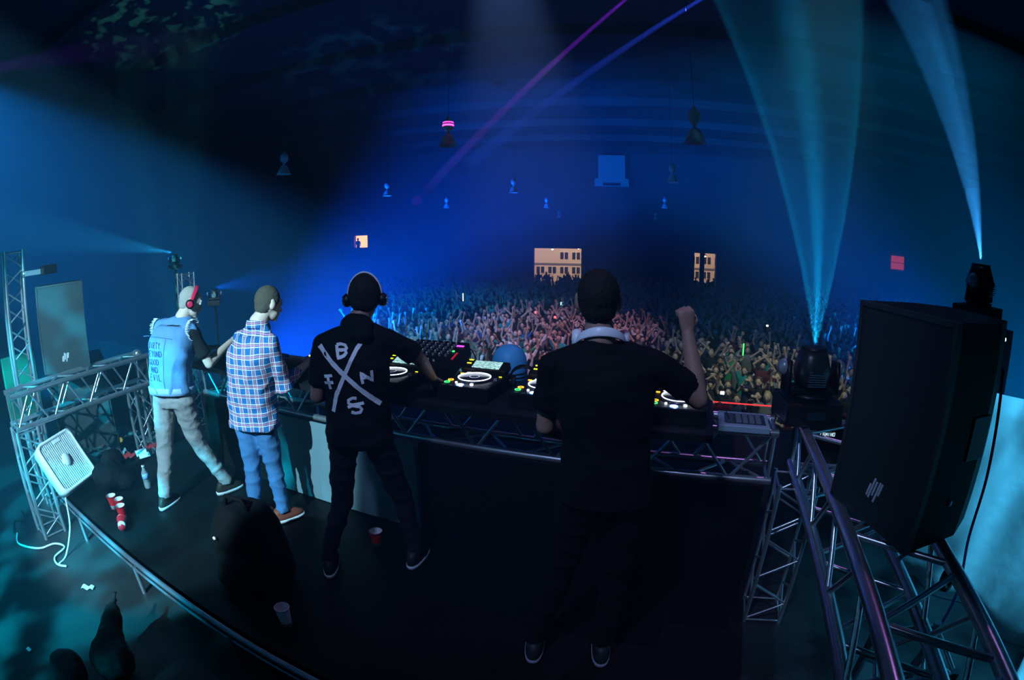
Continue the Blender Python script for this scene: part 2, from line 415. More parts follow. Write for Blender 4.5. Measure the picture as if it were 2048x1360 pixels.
def deck(x, y, label, rz=0, bright=1):
    """CD deck: body, jog wheel, tilted display, buttons, pitch fader"""
    t = empty('cd_deck', label, 'deck', (x, y, TT), rz, 'CD decks on the gear table')
    body = MB().box((0, 0, .045), (.318, .40, .09), bev=.006).obj('body', black, t)
    jg = MB().lathe([(0, .088), (.108, .088), (.108, .098), (.099, .104), (.04, .104), (.036, .107), (0, .107)], (.0, -.02, 0), 36).obj('jog_wheel', mat('jog_dark', (.02, .022, .03), .3, spec=.7), t)
    ring(MB(), (0, -.02, .1045), .099, .0022, .003).obj('light_ring', led_w, jg)
    ring(MB(), (0, -.02, .1072), .030, .003, .001).obj('centre_display', em('centre_glow', (.55, .62, .8), .7), jg)
    dsp = MB().box((.0, .155, .118), (.30, .10, .05), RX(.35), bev=.004).obj('display_housing', black, t)
    MB().box((.012, .146, .1428), (.185, .080, .002), RX(.35)).obj('screen', scr, dsp)
    MB().box((-.115, .186, .1565), (.03, .010, .003), RX(.35)).obj('status_light', led_y, dsp)
    MB().box((-.115, .150, .1435), (.03, .010, .003), RX(.35)).obj('status_light', led_y, dsp)
    for i, (bx, by, m) in enumerate(((-.128, -.135, led_g), (-.128, -.085, led_o))):
        ring(MB(), (bx, by, .091), .016, .002, .002, 20).obj('play_button' if i == 0 else 'cue_button', m, t)
    MB().box((-.128, .075, .092), (.022, .012, .004)).obj('source_light', led_o, t)
    MB().box((-.085, .085, .098), (.026, .010, .004), RZ(.3)).obj('mode_light', em('led_soft', (.8, .75, .9), 3), t)
    MB().box((.138, -.05, .091), (.012, .13, .002)).obj('pitch_slot', blackm, t)
    MB().box((.138, -.02, .099), (.022, .012, .016), bev=.002).obj('pitch_fader', mat('grey_knob', (.25, .25, .27), .4), t)
    MB().box((.13, .075, .092), (.018, .006, .004)).obj('tempo_light', led_y, t)
    MB().lathe([(0, 0), (.007, 0), (.007, .008), (0, .01)], (-.066, -.135, .09), 12).obj('loop_light', led_w, t)
    MB().lathe([(0, 0), (.010, 0), (.010, .008), (0, .01)], (.040, -.148, .09), 12).obj('front_light', led_w, t)
    f = MB().lathe([(0, 0), (.014, 0), (.014, .008), (0, .012)], (-.02, -.178, .09), 14).obj('key_light', em('led_star', (.65, .75, 1), 25), t)
    ring(MB(), (-.02, -.178, .093), .020, .003, .004, 20).obj('glow_ring', led_b, f)
    for i in range(4): MB().box((-.12 + .045 * i, -.19, .091), (.02, .008, .003)).obj('pad', mat('grey_knob', (.25, .25, .27), .4), t)
    return t
deck(-1.31, 2.80, 'CD deck left of the round blue bin, jog wheel ring glowing white')
deck(-.86, 2.80, 'CD deck half hidden by the left arm of the DJ in plain black')
deck(-.09, 2.80, 'CD deck under the raised arm of the DJ in plain black')
deck(-1.86, 2.72, 'CD deck in the dark beneath the right hand of the DJ with the painted X')
def mixer(x, y, z, tilt, label, nx=6, w=.34, d=.38, rz=0, strips=True):
    t = empty('dj_mixer', label, 'mixer', (x, y, z), rz)
    R = RX(tilt)
    MB().box((0, 0, .055), (w, d, .10), R, bev=.005).obj('body', black, t)
    up = R @ Vector((0, 0, 1))
    def at(u, v, h=0): return Vector((0, 0, .055)) + R @ Vector((u, v, .051 + h))
    for i in range(nx):
        for j in range(6):
            u = -w * .40 + i * w * .70 / (nx - 1); v = d * .40 - j * d * .095
            k = MB().cone(at(u, v), .0085, at(u, v, .016), .0065, 10).obj('knob', mat('grey_knob', (.25, .25, .27), .4), t)
            if (i + j) % 2 == 0: MB().box(at(u, v + .005, .0165), (.003, .008, .002), R).obj('knob_mark', mat('knob_mark', (.7, .78, .85), .4, emit=(.5, .65, .8), es=.5), k)
    for i in range(nx - 1):
        u = -w * .40 + i * w * .70 / (nx - 1)
        MB().box(at(u, -d * .30), (.004, d * .22, .002), R).obj('fader_slot', blackm, t)
        MB().box(at(u, -d * (.24 + .03 * (i % 3)), .008), (.014, .009, .014), R, bev=.002).obj('fader', mat('fader_white', (.6, .65, .7), .4), t)
    MB().box(at(w * .40, d * .33, .002), (.055, .016, .003), R).obj('display', led_p, t)
    MB().box(at(w * .36, d * .12, .002), (.016, .012, .004), R).obj('cue_light', led_g, t)
    MB().box(at(w * .45, -d * .05, .002), (.012, .09, .003), R).obj('level_meter', em('meter_red', (.7, .02, .05), .5), t)
    MB().box(at(-w * .38, -d * .12, .002), (.022, .009, .003), R).obj('mute_light', em('soft_red', (1, .3, .25), .8), t)
    return t
mixer(-1.76, 3.06, TT + .06, .30, 'large black mixer covered in knobs, standing tilted behind the left decks', 7, .42, .36)
mixer(-.48, 2.86, TT, .0, 'black mixer hidden behind the back of the DJ in plain black', 4, .30, .36)
# small equipment on the left half of the table
def controller(x, y, label, rz=0, nm='dj_controller'):
    t = empty(nm, label, 'controller', (x, y, TT), rz)
    MB().box((0, 0, .035), (.46, .30, .06), bev=.005).obj('body', black, t)
    for s in (-1, 1):
        j = MB().lathe([(0, .064), (.068, .064), (.066, .076), (0, .078)], (s * .14, -.01, 0), 28).obj('jog_wheel', mat('silver_jog', (.55, .6, .62), .25, .8), t)
        ring(MB(), (s * .14, -.01, .078), .045, .002, .001, 24).obj('rim', mat('grey_knob', (.25, .25, .27), .4), j)
    for i in range(5):
        for k in range(3):
            MB().cone((-.05 + .025 * i, .11 - .035 * k, .065), .007, (-.05 + .025 * i, .11 - .035 * k, .08), .005, 8).obj('knob', mat('silver_knob', (.7, .75, .78), .3, .6), t)
    MB().box((.02, .141, .067), (.36, .008, .006)).obj('light_bar', led_y, t)
    MB().box((.19, -.12, .067), (.014, .010, .004)).obj('cue_light', led_o, t)
    MB().box((-.2, .12, .069), (.012, .012, .008)).obj('lamp', em('warm_led', (1, .75, .2), 3), t)
    return t
controller(-3.55, 2.86, 'DJ controller with silver knobs in front of the denim vest DJ')
controller(-2.63, 2.84, 'DJ controller with a yellow light bar under the hands of the plaid shirt DJ')
bx = MB().box((-2.36, 2.70, TT + .035), (.16, .14, .07), RZ(.1), bev=.004).obj('effects_unit', mat('rust_red', (.16, .04, .03), .5))
tag(bx, 'small dark red effects box beside the plaid shirt DJ', 'effects unit')
# drum pad controller on its own at the right end
pd = empty('pad_controller', 'silver pad controller with a grid of square pads at the right end of the booth', 'controller', (.285, 2.79, .985), 0)
MB().box((0, 0, .02), (.29, .25, .035), bev=.004).obj('body', mat('silver_case', (.45, .62, .72), .4, .3), pd)
MB().box((.01, 0, .0385), (.23, .17, .002)).obj('face_plate', mat('dark_plate', (.03, .05, .06), .5), pd)
MB().box((-.085, 0, .042), (.05, .15, .005)).obj('side_strip', mat('strip_teal', (.05, .09, .11), .5), pd)
for i in range(4):
    for j in range(3):
        MB().box((-.030 + .038 * i, -.052 + .052 * j, .043), (.030, .042, .008), bev=.002).obj('pad', mat('pad_grey', (.16, .20, .24), .6), pd)
# round blue bin behind the decks
bb = empty('round_bin', 'round light-blue bin standing behind the decks, between two CD decks', 'bin', (-1.27, 3.26, TT - .12))
MB().lathe([(.0, .0), (.10, 0), (.118, .02), (.122, .20), (.115, .25), (.095, .295), (.06, .325), (0, .34)], n=28).obj('body', mat('blue_bin', (.10, .55, 1.0), .5), bb)
for z in (.10, .125, .15): ring(MB(), (0, 0, z), .1215, .004, .008, 28).obj('rib', mat('bin_rib', (.02, .06, .10), .5), bb)
# headphones lying between the decks
def headphones(root_loc, rz, label, bandm, cupm, tilt=0.0, parent=None, scale=1.0):
    t = empty('headphones', label, 'headphones', root_loc, rz)
    t.rotation_euler = (tilt, 0, rz); t.scale = (scale,) * 3
    pts = [(.085 * math.cos(a), 0, .02 + .10 * math.sin(a)) for a in [PI * i / 16 for i in range(17)]]
    vs = []; MBd = MB(); rings = []
    for i, p in enumerate(pts):
        a = PI * i / 16; nrm = Vector((math.cos(a), 0, math.sin(a)))
        rings.append((p, nrm * .005, Vector((0, .016, 0))))
    MBd.loft(rings, 10, sq=3).obj('headband', bandm, t)
    for s in (-1, 1):
        c = MB().lathe([(0, -.018), (.030, -.018), (.036, -.01), (.036, .008), (.028, .016), (0, .018)], (s * .082, 0, -.01), 20, rot=RY(PI / 2)).obj('ear_cup', cupm, t)
        MB().lathe([(.018, -.01), (.036, -.01), (.038, .0), (.034, .008), (.018, .008)], (s * .062, 0, -.01), 20, rot=RY(PI / 2)).obj('cushion', mat('cushion', (.02, .02, .02), .8), c)
    return t
headphones((-1.07, 3.0, TT + .05), .3, 'black headphones lying between the two CD decks on the left', black, black, .5)
def cable(name, pts, r, m, label, cat='cable', n=6, sub=8):
    P = [Vector(p) for p in pts]; out = []
    for i in range(len(P) - 1):
        p0 = P[max(i - 1, 0)]; p1 = P[i]; p2 = P[i + 1]; p3 = P[min(i + 2, len(P) - 1)]
        for k in range(sub):
            t = k / sub
            out.append(.5 * ((2 * p1) + (p2 - p0) * t + (2 * p0 - 5 * p1 + 4 * p2 - p3) * t * t + (3 * p1 - p0 - 3 * p2 + p3) * t ** 3))
    out.append(P[-1])
    o = MB().path(out, r, n).obj(name, m); return tag(o, label, cat)
cable('cable', [(-1.62, 3.1, 1.14), (-1.55, 3.2, 1.2), (-1.46, 3.12, 1.16), (-1.40, 3.02, 1.1)], .004, black, 'thin black cable looping from the big mixer to the deck beside it')
cable('cable', [(-1.02, 3.02, 1.08), (-.98, 3.06, 1.2), (-.9, 3.04, 1.22), (-.86, 3.0, 1.1)], .004, black, 'thin black cable arching between the two middle CD decks')
cable('cable', [(.09, 2.75, 1.03), (.14, 2.82, 1.1), (.2, 2.75, 1.03), (.17, 2.7, 1.01)], .003, black, 'thin black cable running into the pad controller')
# cables and hardware lying inside the truss under the left decks
for i in range(5):
    x0 = -3.7 + .42 * i + (.5 if i > 2 else 0)
    pts = [(x0 + .12 * math.cos(k * 1.3), 2.85 + .07 * math.sin(k * 1.9), .70 + .012 * (k % 3)) for k in range(8)]
    cable('cable', pts, .007, mat('cable_grey', (.12, .14, .15), .35), ['coiled black cable in the truss tray under the controller of the denim vest DJ', 'second cable coil in the truss tray, right of the denim vest DJ', 'cable coil inside the truss left of the plaid shirt DJ', 'cable coil inside the truss between plaid shirt DJ and the painted X shirt', 'cable coil inside the truss behind the painted X shirt'][i])
bt = MB().lathe([(0, 0), (.03, 0), (.032, .02), (.032, .12), (.012, .16), (.012, .18), (0, .18)], (-2.22, 2.80, .72), 16, rot=RY(1.2)).obj('bottle', mat('clear_plastic', (.8, .9, .95), .1, trans=.7))
tag(bt, 'clear plastic bottle lying in the booth truss left of the painted X shirt', 'bottle')

# ------------------------------------------------------------------ loudspeakers
def rect_frame(A, B, z): pass
def loudspeaker(name, label, A, B, depth, z0, z1, logo=True):
    """A,B bottom corners of the grille face (xy), depth to the back"""
    A = Vector((A[0], A[1], 0)); B = Vector((B[0], B[1], 0)); w = (B - A).length; xd = (B - A).normalized()
    nrm = Vector((xd.y, -xd.x, 0))            # face normal
    c = (A + B) / 2 - nrm * depth / 2
    t = empty(name, label, 'loudspeaker', (c.x, c.y, z0), math.atan2(xd.y, xd.x))
    h = z1 - z0; D = depth / 2
    prof = [(-w / 2, -D + .01), (w / 2, -D + .01), (w / 2, D * .3), (w / 2 * .7, D), (-w / 2 * .7, D), (-w / 2, D * .3)]
    mb = MB(); n = len(prof)
    vs = [(x, y, 0) for x, y in prof] + [(x, y, h) for x, y in prof]
    mb.add(vs, [tuple(range(n - 1, -1, -1)), tuple(range(n, 2 * n))] + [(i, (i + 1) % n, n + (i + 1) % n, n + i) for i in range(n)])
    mb.obj('cabinet', mat('speaker_box', (.004, .004, .005), .6, bump=(120, .3, .002), spec=.2), t)
    fr = MB()
    for a, b, s in (((-w / 2, h / 2), None, (.018, .03, h)), ((w / 2, h / 2), None, (.018, .03, h)), ((0, .009), None, (w, .03, .018)), ((0, h - .009), None, (w, .03, .018))):
        fr.box((a[0], -D, a[1]), s)
    fr.obj('edge_frame', mat('speaker_edge', (.03, .04, .045), .5), t)
    MB().box((0, -D - .004, h / 2), (w - .02, .01, h - .03)).obj('grille', mat('grille', (.018, .035, .04), .6, bump=(400, .8, .003)), t)
    if logo:   # slanted bar mark near the foot of the grille
        lg = MB(); 
        for i, (dx, hh, dz) in enumerate(((-.034, .05, -.012), (-.017, .085, 0), (0, .06, .004), (.017, .085, -.004), (.034, .05, .012))):
            lg.box((dx, -D - .012, .135 + dz), (.009, .004, hh), RY(.22))
        lg.obj('logo', mat('logo_white', (.8, .85, .95), .4), t)
    for s in (-1, 1):
        MB().box((s * w / 2, .03, h * .5), (.012, .12, .16), bev=.004).obj('handle', blackm, t)
    MB().lathe([(0, 0), (.012, 0), (.012, .006), (0, .008)], (w * .5 + .001, -D + .18, .16), 12, rot=RY(PI / 2)).obj('rigging_bolt', mat('bolt', (.3, .35, .5), .3, .9), t)
    return t
loudspeaker('loudspeaker', 'tall black loudspeaker facing the DJs at the left, pale logo near its foot', (-5.32, 1.44), (-5.15, 1.94), .42, .98, 1.82)
loudspeaker('loudspeaker', 'big black loudspeaker close by at the right, seen dark in front of the drape', (.65, 1.96), (.85, 1.49), .46, 1.004, 1.79)
# subwoofer under the left loudspeaker
sw = empty('subwoofer', 'dark subwoofer box standing under the left loudspeaker', 'subwoofer', (-5.78, 1.98, -.3), math.radians(71))
MB().box((0, .15, .64), (.74, .62, 1.27), bev=.012).obj('cabinet', mat('sub_box', (.03, .045, .05), .55, bump=(120, .3, .002)), sw)
MB().box((0, -.168, .64), (.68, .012, 1.2)).obj('grille', mat('grille', (.018, .035, .04), .6), sw)
rk = empty('equipment_case', 'dark road case standing behind the left side truss', 'road case', (-6.05, 3.05, -.3), .25)
MB().box((0, 0, .52), (.9, .6, 1.0), bev=.01).obj('case_body', mat('case_dark', (.012, .016, .018), .6), rk)
MB().box((0, 0, .80), (.92, .62, .02)).obj('lid_edge', blackm, rk)
# folding plywood board at far left edge
bd = MB().box((-6.35, 1.35, .75), (.05, .5, .7), RZ(.2), bev=.004).obj('wooden_board', mat('plywood', (.42, .30, .18), .7, var=(8, .2)))
tag(bd, 'pale plywood board at the far left edge behind the truss tower', 'board')

# ------------------------------------------------------------------ moving head lights
def moving_head(loc, rz, label, s=1.0, tilt=0.0, head_rot=0.0):
    t = empty('moving_head_light', label, 'moving head light', loc, rz); t.scale = (s,) * 3
    b = MB().box((0, 0, .075), (.36, .34, .13), bev=.015).obj('base', black, t)
    MB().box((0, -.172, .075), (.12, .004, .05)).obj('display', mat('base_display', (.01, .03, .04), .3), b)
    MB().lathe([(0, .14), (.11, .14), (.11, .165), (0, .165)], n=24).obj('turntable', blackm, t)
    y = MB().box((0, 0, .185), (.34, .14, .04), bev=.01)
    for sx in (-1, 1):
        y.loft([((sx * .155, 0, .18), (.02, 0, 0), (0, .075, 0)), ((sx * .158, 0, .28), (.02, 0, 0), (0, .06, 0)), ((sx * .155, 0, .345), (.02, 0, 0), (0, .045, 0))], 16, sq=3)
    y = y.obj('yoke', black, t)
    for sx in (-1, 1):
        MB().lathe([(0, 0), (.045, 0), (.05, .01), (.035, .04), (0, .045)], (sx * .17, 0, .31), 18, rot=RY(sx * PI / 2)).obj('pivot_cover', mat('pivot_grey', (.28, .36, .40), .35, .3), y)
    hd = MB().loft([((0, 0, .20), (.06, 0, 0), (0, .06, 0)), ((0, 0, .215), (.095, 0, 0), (0, .10, 0)), ((0, 0, .30), (.11, 0, 0), (0, .12, 0)), ((0, 0, .375), (.09, 0, 0), (0, .09, 0)), ((0, 0, .41), (.078, 0, 0), (0, .078, 0))], 28, sq=2.6).obj('head', mat('head_shell', (.018, .022, .025), .35), t)
    MB().lathe([(.05, .405), (.078, .405), (.080, .424), (.05, .424)], n=28).obj('lens_hood', blackm, hd)
    MB().lathe([(0, .409), (.045, .411), (0, .4115)], n=24).obj('lens', em('lens_glow', (.45, .9, 1.0), 18), hd)
    v = MB()
    for i in range(7): v.box((0, -.1075 - .006 * (i % 2), .225 + .013 * i), (.11, .016, .006), RX(-.2))
    v.obj('cooling_vent', mat('vent_fin', (.10, .18, .22), .4, .5), hd)
    return t
moving_head((.68, 2.93, 1.0), .15, 'black moving head light on the right corner of the booth, beam straight up')
# stack carrying the second moving head
st = empty('equipment_case', 'tall black case at the right wing with a moving head on top', 'road case', (2.9, 4.72, 0), .35)
MB().box((0, 0, .72), (.8, .6, 1.44), bev=.01).obj('case_body', black, st)
for i in range(3): MB().lathe([(0, 0), (.022, 0), (.018, .012), (0, .014)], (-.22 + .22 * i, -.302, 1.36), 12, rot=RX(PI / 2)).obj('panel_light', em('panel_led', (.75, .95, 1), 5), st)
moving_head((2.9, 4.67, 1.44), .7, 'moving head light on the tall case behind the right loudspeaker', 1.38)
def light_stand(x, y, z, label):
    t = empty('light_stand', label, 'light stand', (x, y, -.3))
    MB().tube((0, 0, .1), (0, 0, z + .3), .02, 10).obj('pole', black, t)
    for k in range(3):
        a = 2 * PI * k / 3; MB().tube((.45 * math.cos(a), .45 * math.sin(a), .01), (0, 0, .7), .012, 8).obj('leg', black, t)
light_stand(-7.66, 4.73, 1.72, 'thin black tripod stand far left, under the light thrown sideways')
moving_head((-7.66, 4.73, 1.72), .7, 'small moving head light far off at the left, beam thrown sideways', .6)
light_stand(-7.28, 5.29, 1.06, 'thin black tripod stand behind the denim vest DJ, under the blue light')
moving_head((-7.28, 5.29, 1.06), .7, 'moving head light behind the denim vest DJ, throwing the blue cloud of light', .66)
# lamp bracket on the tower
lb = empty('clamp_bracket', 'short bracket clamped to the tall truss tower at the left edge', 'bracket', (-5.42, 1.34, 1.96))
MB().box((.02, .10, 0), (.05, .2, .05), bev=.006).obj('arm', mat('pivot_grey', (.28, .36, .40), .35, .3), lb)
MB().lathe([(0, -.03), (.035, -.03), (.035, .03), (0, .03)], (0, 0, 0), 14).obj('clamp', alu, lb)
MB().box((.06, .28, .01), (.1, .18, .09), RZ(.2), bev=.01).obj('lamp_housing', black, lb)

# ------------------------------------------------------------------ drapes
def drape(name, label, pts, z0, z1, amp, waves, m, nz=10):
    """pleated cloth hanging along a polyline (xy)"""
    mb = MB(); P = [Vector((x, y, 0)) for x, y in pts]; segs = []
    for i in range(len(P) - 1):
        n = max(2, int((P[i + 1] - P[i]).length * waves * 8))
        for k in range(n): segs.append((P[i].lerp(P[i + 1], k / n), (P[i + 1] - P[i]).normalized()))
    segs.append((P[-1], (P[-1] - P[-2]).normalized())); L = 0; vs = []; prev = segs[0][0]
    for p, t in segs:
        L += (p - prev).length; prev = p; nn = Vector((-t.y, t.x, 0))
        for j in range(nz + 1):
            f = j / nz; a = amp * (.6 + .4 * f) * math.sin(L * waves * 2 * PI + .8 * math.sin(L * 3.1)) + amp * .5 * math.sin(L * 2.3 + f * 2)
            vs.append(p + nn * a + Vector((0, 0, z1 + (z0 - z1) * f)))
    fs = []; N = nz + 1
    for i in range(len(segs) - 1):
        for j in range(nz): fs.append((i * N + j, (i + 1) * N + j, (i + 1) * N + j + 1, i * N + j + 1))
    mb.add(vs, fs, 0, True); o = mb.obj(name, m)
    md = o.modifiers.new('thickness', 'SOLIDIFY'); md.thickness = .006
    return tag(o, label, 'curtain')
white_cloth = mat('white_cloth', (.72, .78, .80), .8, bump=(6, .3, .03))
drape('drape', 'white drape at the right wing, glowing teal behind the loudspeaker', [(1.85, 3.25), (2.35, 2.75), (2.85, 2.0), (3.15, .9)], -.29, 1.22, .05, 1.6, white_cloth)
pw = MB().tube((2.03, 1.40, -.28), (2.65, 2.05, .02), .05, 14).obj('white_pole', mat('white_pole', (.75, .8, .82), .35))
tag(pw, 'pale round pole lying in the bottom right corner', 'pole')
cable('cable', [(1.24, 1.72, 1.62), (1.30, 1.74, 1.2), (1.33, 1.76, .9), (1.28, 1.60, .66), (1.12, 1.5, .3)], .008, mat('blue_cable', (.02, .04, .18), .5), 'dark blue cable hanging behind the right loudspeaker')
# shackle under loudspeaker
sh = MB().lathe([(.020, -.012), (.045, -.012), (.045, .012), (.020, .012), (.020, -.012)], (1.08, 1.46, .90), 18, rot=RX(1.2) @ RY(.5)).box((1.08, 1.46, .95), (.03, .03, .06)).obj('tube_clamp', blackm)
tag(sh, 'black ring clamp beneath the right loudspeaker', 'clamp')
cable('cable', [(.75, 1.95, -.27), (.86, 1.85, -.28), (.98, 1.84, -.27), (1.06, 1.9, -.27)], .014, mat('cable_violet', (.10, .09, .14), .5), 'short thick cable lying on the dark floor at the right')

# ------------------------------------------------------------------ box fan
def box_fan():
    TL, TR, BL = Vector((-4.72, .99, .55)), Vector((-4.90, 1.44, .57)), Vector((-4.42, 1.15, .09))
    x = (TR - TL).normalized(); z = (TL - BL); z = (z - x * z.dot(x)).normalized(); y = z.cross(x)   # y = into the fan? check sign below
    if y.dot(Vector((0, 0, 1.95)) - TL) > 0: y = -y
    c = (TR + BL) / 2
    Mx = Matrix((x, y, z)).transposed().to_4x4(); Mx.translation = c
    t = empty('box_fan', 'white square box fan leaning on the truss leg at the left', 'fan'); t.matrix_world = Mx
    s = .25; D = .13
    def rr(r, w, n=6):
        pts = []
        for cx, cz, a0 in ((w - r, w - r, 0), (-w + r, w - r, PI / 2), (-w + r, -w + r, PI), (w - r, -w + r, 1.5 * PI)):
            for i in range(n + 1): a = a0 + PI / 2 * i / n; pts.append((cx + r * math.cos(a), cz + r * math.sin(a)))
        return pts
    o = rr(.06, s); i_ = rr(.05, s - .028); n = len(o)
    vs = [(p[0], 0, p[1]) for p in o] + [(p[0], 0, p[1]) for p in i_] + [(p[0], D, p[1]) for p in o] + [(p[0], D, p[1]) for p in i_]
    f = []
    for k in range(n):
        j = (k + 1) % n; f += [(k, j, n + j, n + k), (k, 2 * n + k, 2 * n + j, j), (2 * n + k, 3 * n + k, 3 * n + j, 2 * n + j), (n + k, n + j, 3 * n + j, 3 * n + k)]
    MB().add(vs, f, 0, True).obj('housing', white_pl, t)
    g = MB(); L = s - .03
    for k in range(18):
        u = -L + 2 * L * (k + .5) / 18; g.box((u, .008, 0), (.0115, .006, 2 * L))
    for k in range(9):
        u = -L + 2 * L * (k + .5) / 9; g.box((0, .013, u), (2 * L, .003, .003))
    g.obj('front_grille', white_pl, t)
    MB().lathe([(0, -.004), (.055, -.004), (.06, .004), (.06, .012), (0, .012)], (0, .004, 0), 28, rot=RX(PI / 2)).obj('hub_cover', white_pl, t)
    MB().box((.02, .004, s - .055), (.10, .01, .035), bev=.004).obj('control_plate', white_pl, t)
    for k in range(5):
        a = 2 * PI * k / 5 + .4; ca, sa = math.cos(a), math.sin(a); cb, sb = math.cos(a + .85), math.sin(a + .85)
        p = [(.05 * ca, .075, .05 * sa), (.20 * math.cos(a + .1), .085, .20 * math.sin(a + .1)), (.20 * cb, .045, .20 * sb), (.05 * cb, .05, .05 * sb)]
        p2 = [(q[0], q[1] + .004, q[2]) for q in p]
        MB().add(p + p2, [(0, 1, 2, 3), (7, 6, 5, 4), (0, 4, 5, 1), (1, 5, 6, 2), (2, 6, 7, 3), (3, 7, 4, 0)]).obj('blade', mat('blade_shaded', (.20, .25, .28), .35), t)  # white blades darkened, painting shade into the grille gaps
    b = MB()
    for k in range(14):
        u = -L + 2 * L * (k + .5) / 14; b.box((u, D - .006, 0), (.004, .006, 2 * L)); b.box((0, D - .010, u), (2 * L, .004, .004))
    b.obj('rear_grille', mat('rear_shaded', (.12, .15, .17), .5), t)  # rear grille darkened too, as shade behind the front bars
    return t
box_fan()
cw = mat('white_cable', (.8, .85, .85), .4)
cable('power_cord', [(-4.42, 1.10, .10), (-4.30, 1.02, -.1), (-4.22, .86, -.28), (-4.15, .74, -.29)], .009, cw, 'white power cord hanging down from the box fan')
cable('power_cord', [(-5.02, .55, -.285), (-4.80, .50, -.285), (-4.55, .66, -.285), (-4.50, .84, -.285), (-4.36, .90, -.285), (-4.28, .75, -.285), (-4.15, .72, -.285), (-4.05, .78, -.285)], .010, cw, 'white power cord curling over the floor below the fan')
cable('power_cord', [(-5.5, .75, -.285), (-5.2, .72, -.28), (-5.3, .60, -.285), (-5.05, .52, -.285)], .007, black, 'thin black cord on the floor at the left edge')
bgm = mat('bag_black', (.004, .005, .006), .8, bump=(14, .8, .02), spec=.15)

# ------------------------------------------------------------------ cups, bottles, litter
def cup(loc, m_out, label, h=.12, r0=.030, r1=.045, tilt=(0, 0, 0), group=None, inner=None, ribs=False):
    t = empty('cup', label, 'cup', loc, 0, group); t.rotation_euler = tilt
    prof = [(0, 0), (r0, 0)]
    for i in range(1, 13): f = i / 12; prof.append((r0 + (r1 - r0) * f + (.0008 if ribs and i % 2 else 0), h * f))
    prof += [(r1 + .003, h), (r1 + .003, h + .004), (r1 - .001, h + .004)]
    MB().lathe(prof, n=28, caps=False).obj('body', m_out, t)
    MB().lathe([(r1 - .001, h + .003), (r1 - .004, h * .9), (r0 + .002, .006), (0, .006)], n=28, caps=False).obj('inside', inner or mat('cup_white', (.82, .84, .88), .4), t)
    return t
red = mat('red_plastic', (.62, .012, .02), .35)
cup((-4.04, 1.45, 0), red, 'red party cup, leftmost of the three standing at the riser edge', group='red cups at the riser edge')
cup((-3.92, 1.47, 0), red, 'red party cup standing between two others at the riser edge', group='red cups at the riser edge')
cup((-3.80, 1.42, 0), red, 'red party cup, rightmost of the three upright ones at the riser edge', group='red cups at the riser edge')
cup((-3.60, 1.30, .045), red, 'red cup lying on its side in front of the three upright red cups', tilt=(0, 1.5, 2.6), group='red cups at the riser edge')
cup((-1.86, 2.36, 0), mat('dark_red_plastic', (.35, .01, .02), .4), 'red cup on the floor between the legs of the painted X shirt DJ')
cup((-1.84, 1.40, 0), mat('foam_white', (.78, .82, .92), .6, bump=(200, .3, .001)), 'white ribbed plastic cup alone on the dark floor in front', h=.13, r0=.030, r1=.042, ribs=True, tilt=(0, 0, 0))
b = empty('water_bottle', 'clear water bottle with blue label standing left of the grey trousers', 'bottle', (-4.14, 1.90, 0))
MB().lathe([(0, 0), (.030, 0), (.033, .01), (.033, .06), (.030, .065), (.033, .07), (.033, .15), (.014, .185), (.013, .20), (0, .20)], n=20).obj('body', mat('clear_plastic', (.8, .9, .95), .1, trans=.7), b)
MB().lathe([(.0338, .09), (.0338, .145)], n=20).obj('label_band', mat('bottle_label', (.25, .5, .85), .5), b)
MB().lathe([(0, .20), (.016, .20), (.016, .215), (0, .217)], n=16).obj('cap', white_pl, b)
def paper(loc, sx, sy, rz, m, label, nm='paper', cat='paper', curl=.03):
    mb = MB(); n = 8; vs = []
    for i in range(n + 1):
        for j in (0, 1): u = i / n - .5; vs.append((u * sx, (j - .5) * sy, curl * math.sin(u * 5) ** 2 + .004))
    vs += [(x, y, z + .002) for x, y, z in vs]; N = 2 * (n + 1)
    f = [(2 * i, 2 * i + 1, 2 * i + 3, 2 * i + 2) for i in range(n)] + [(N + 2 * i, N + 2 * i + 2, N + 2 * i + 3, N + 2 * i + 1) for i in range(n)]
    f += [(0, N, N + 1, 1), (N - 2, N - 1, 2 * N - 1, 2 * N - 2)] + [(2 * i, 2 * i + 2, N + 2 * i + 2, N + 2 * i) for i in range(n)] + [(2 * i + 1, N + 2 * i + 1, N + 2 * i + 3, 2 * i + 3) for i in range(n)]
    mb.add(vs, f); o = mb.obj(nm, m, loc=loc); o.rotation_euler = (0, 0, rz); return tag(o, label, cat)
paper((-4.98, 2.14, .005), .14, .12, .4, mat('paper_red', (.55, .05, .06), .5), 'red printed card on the floor beside the black bag')
paper((-4.86, 2.26, .005), .22, .13, -.2, mat('paper_white', (.75, .8, .85), .6), 'white crumpled paper strip above the water bottle', curl=.05)
paper((-5.0, 2.46, .006), .16, .12, .6, mat('paper_red', (.55, .05, .06), .5), 'red wrapper nearest the far truss leg', nm='wrapper', cat='wrapper')
paper((-5.14, 2.14, .004), .12, .10, 1.2, mat('paper_pale', (.25, .45, .5), .6), 'pale crumpled napkin behind the red card', nm='napkin', cat='napkin', curl=.04)
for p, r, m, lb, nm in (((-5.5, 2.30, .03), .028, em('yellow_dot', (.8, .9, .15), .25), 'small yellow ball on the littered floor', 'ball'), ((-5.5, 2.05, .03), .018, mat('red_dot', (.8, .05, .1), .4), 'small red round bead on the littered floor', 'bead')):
    tag(MB().ball(p, r, 14, 10).obj(nm, m), lb, nm.replace('_', ' '))
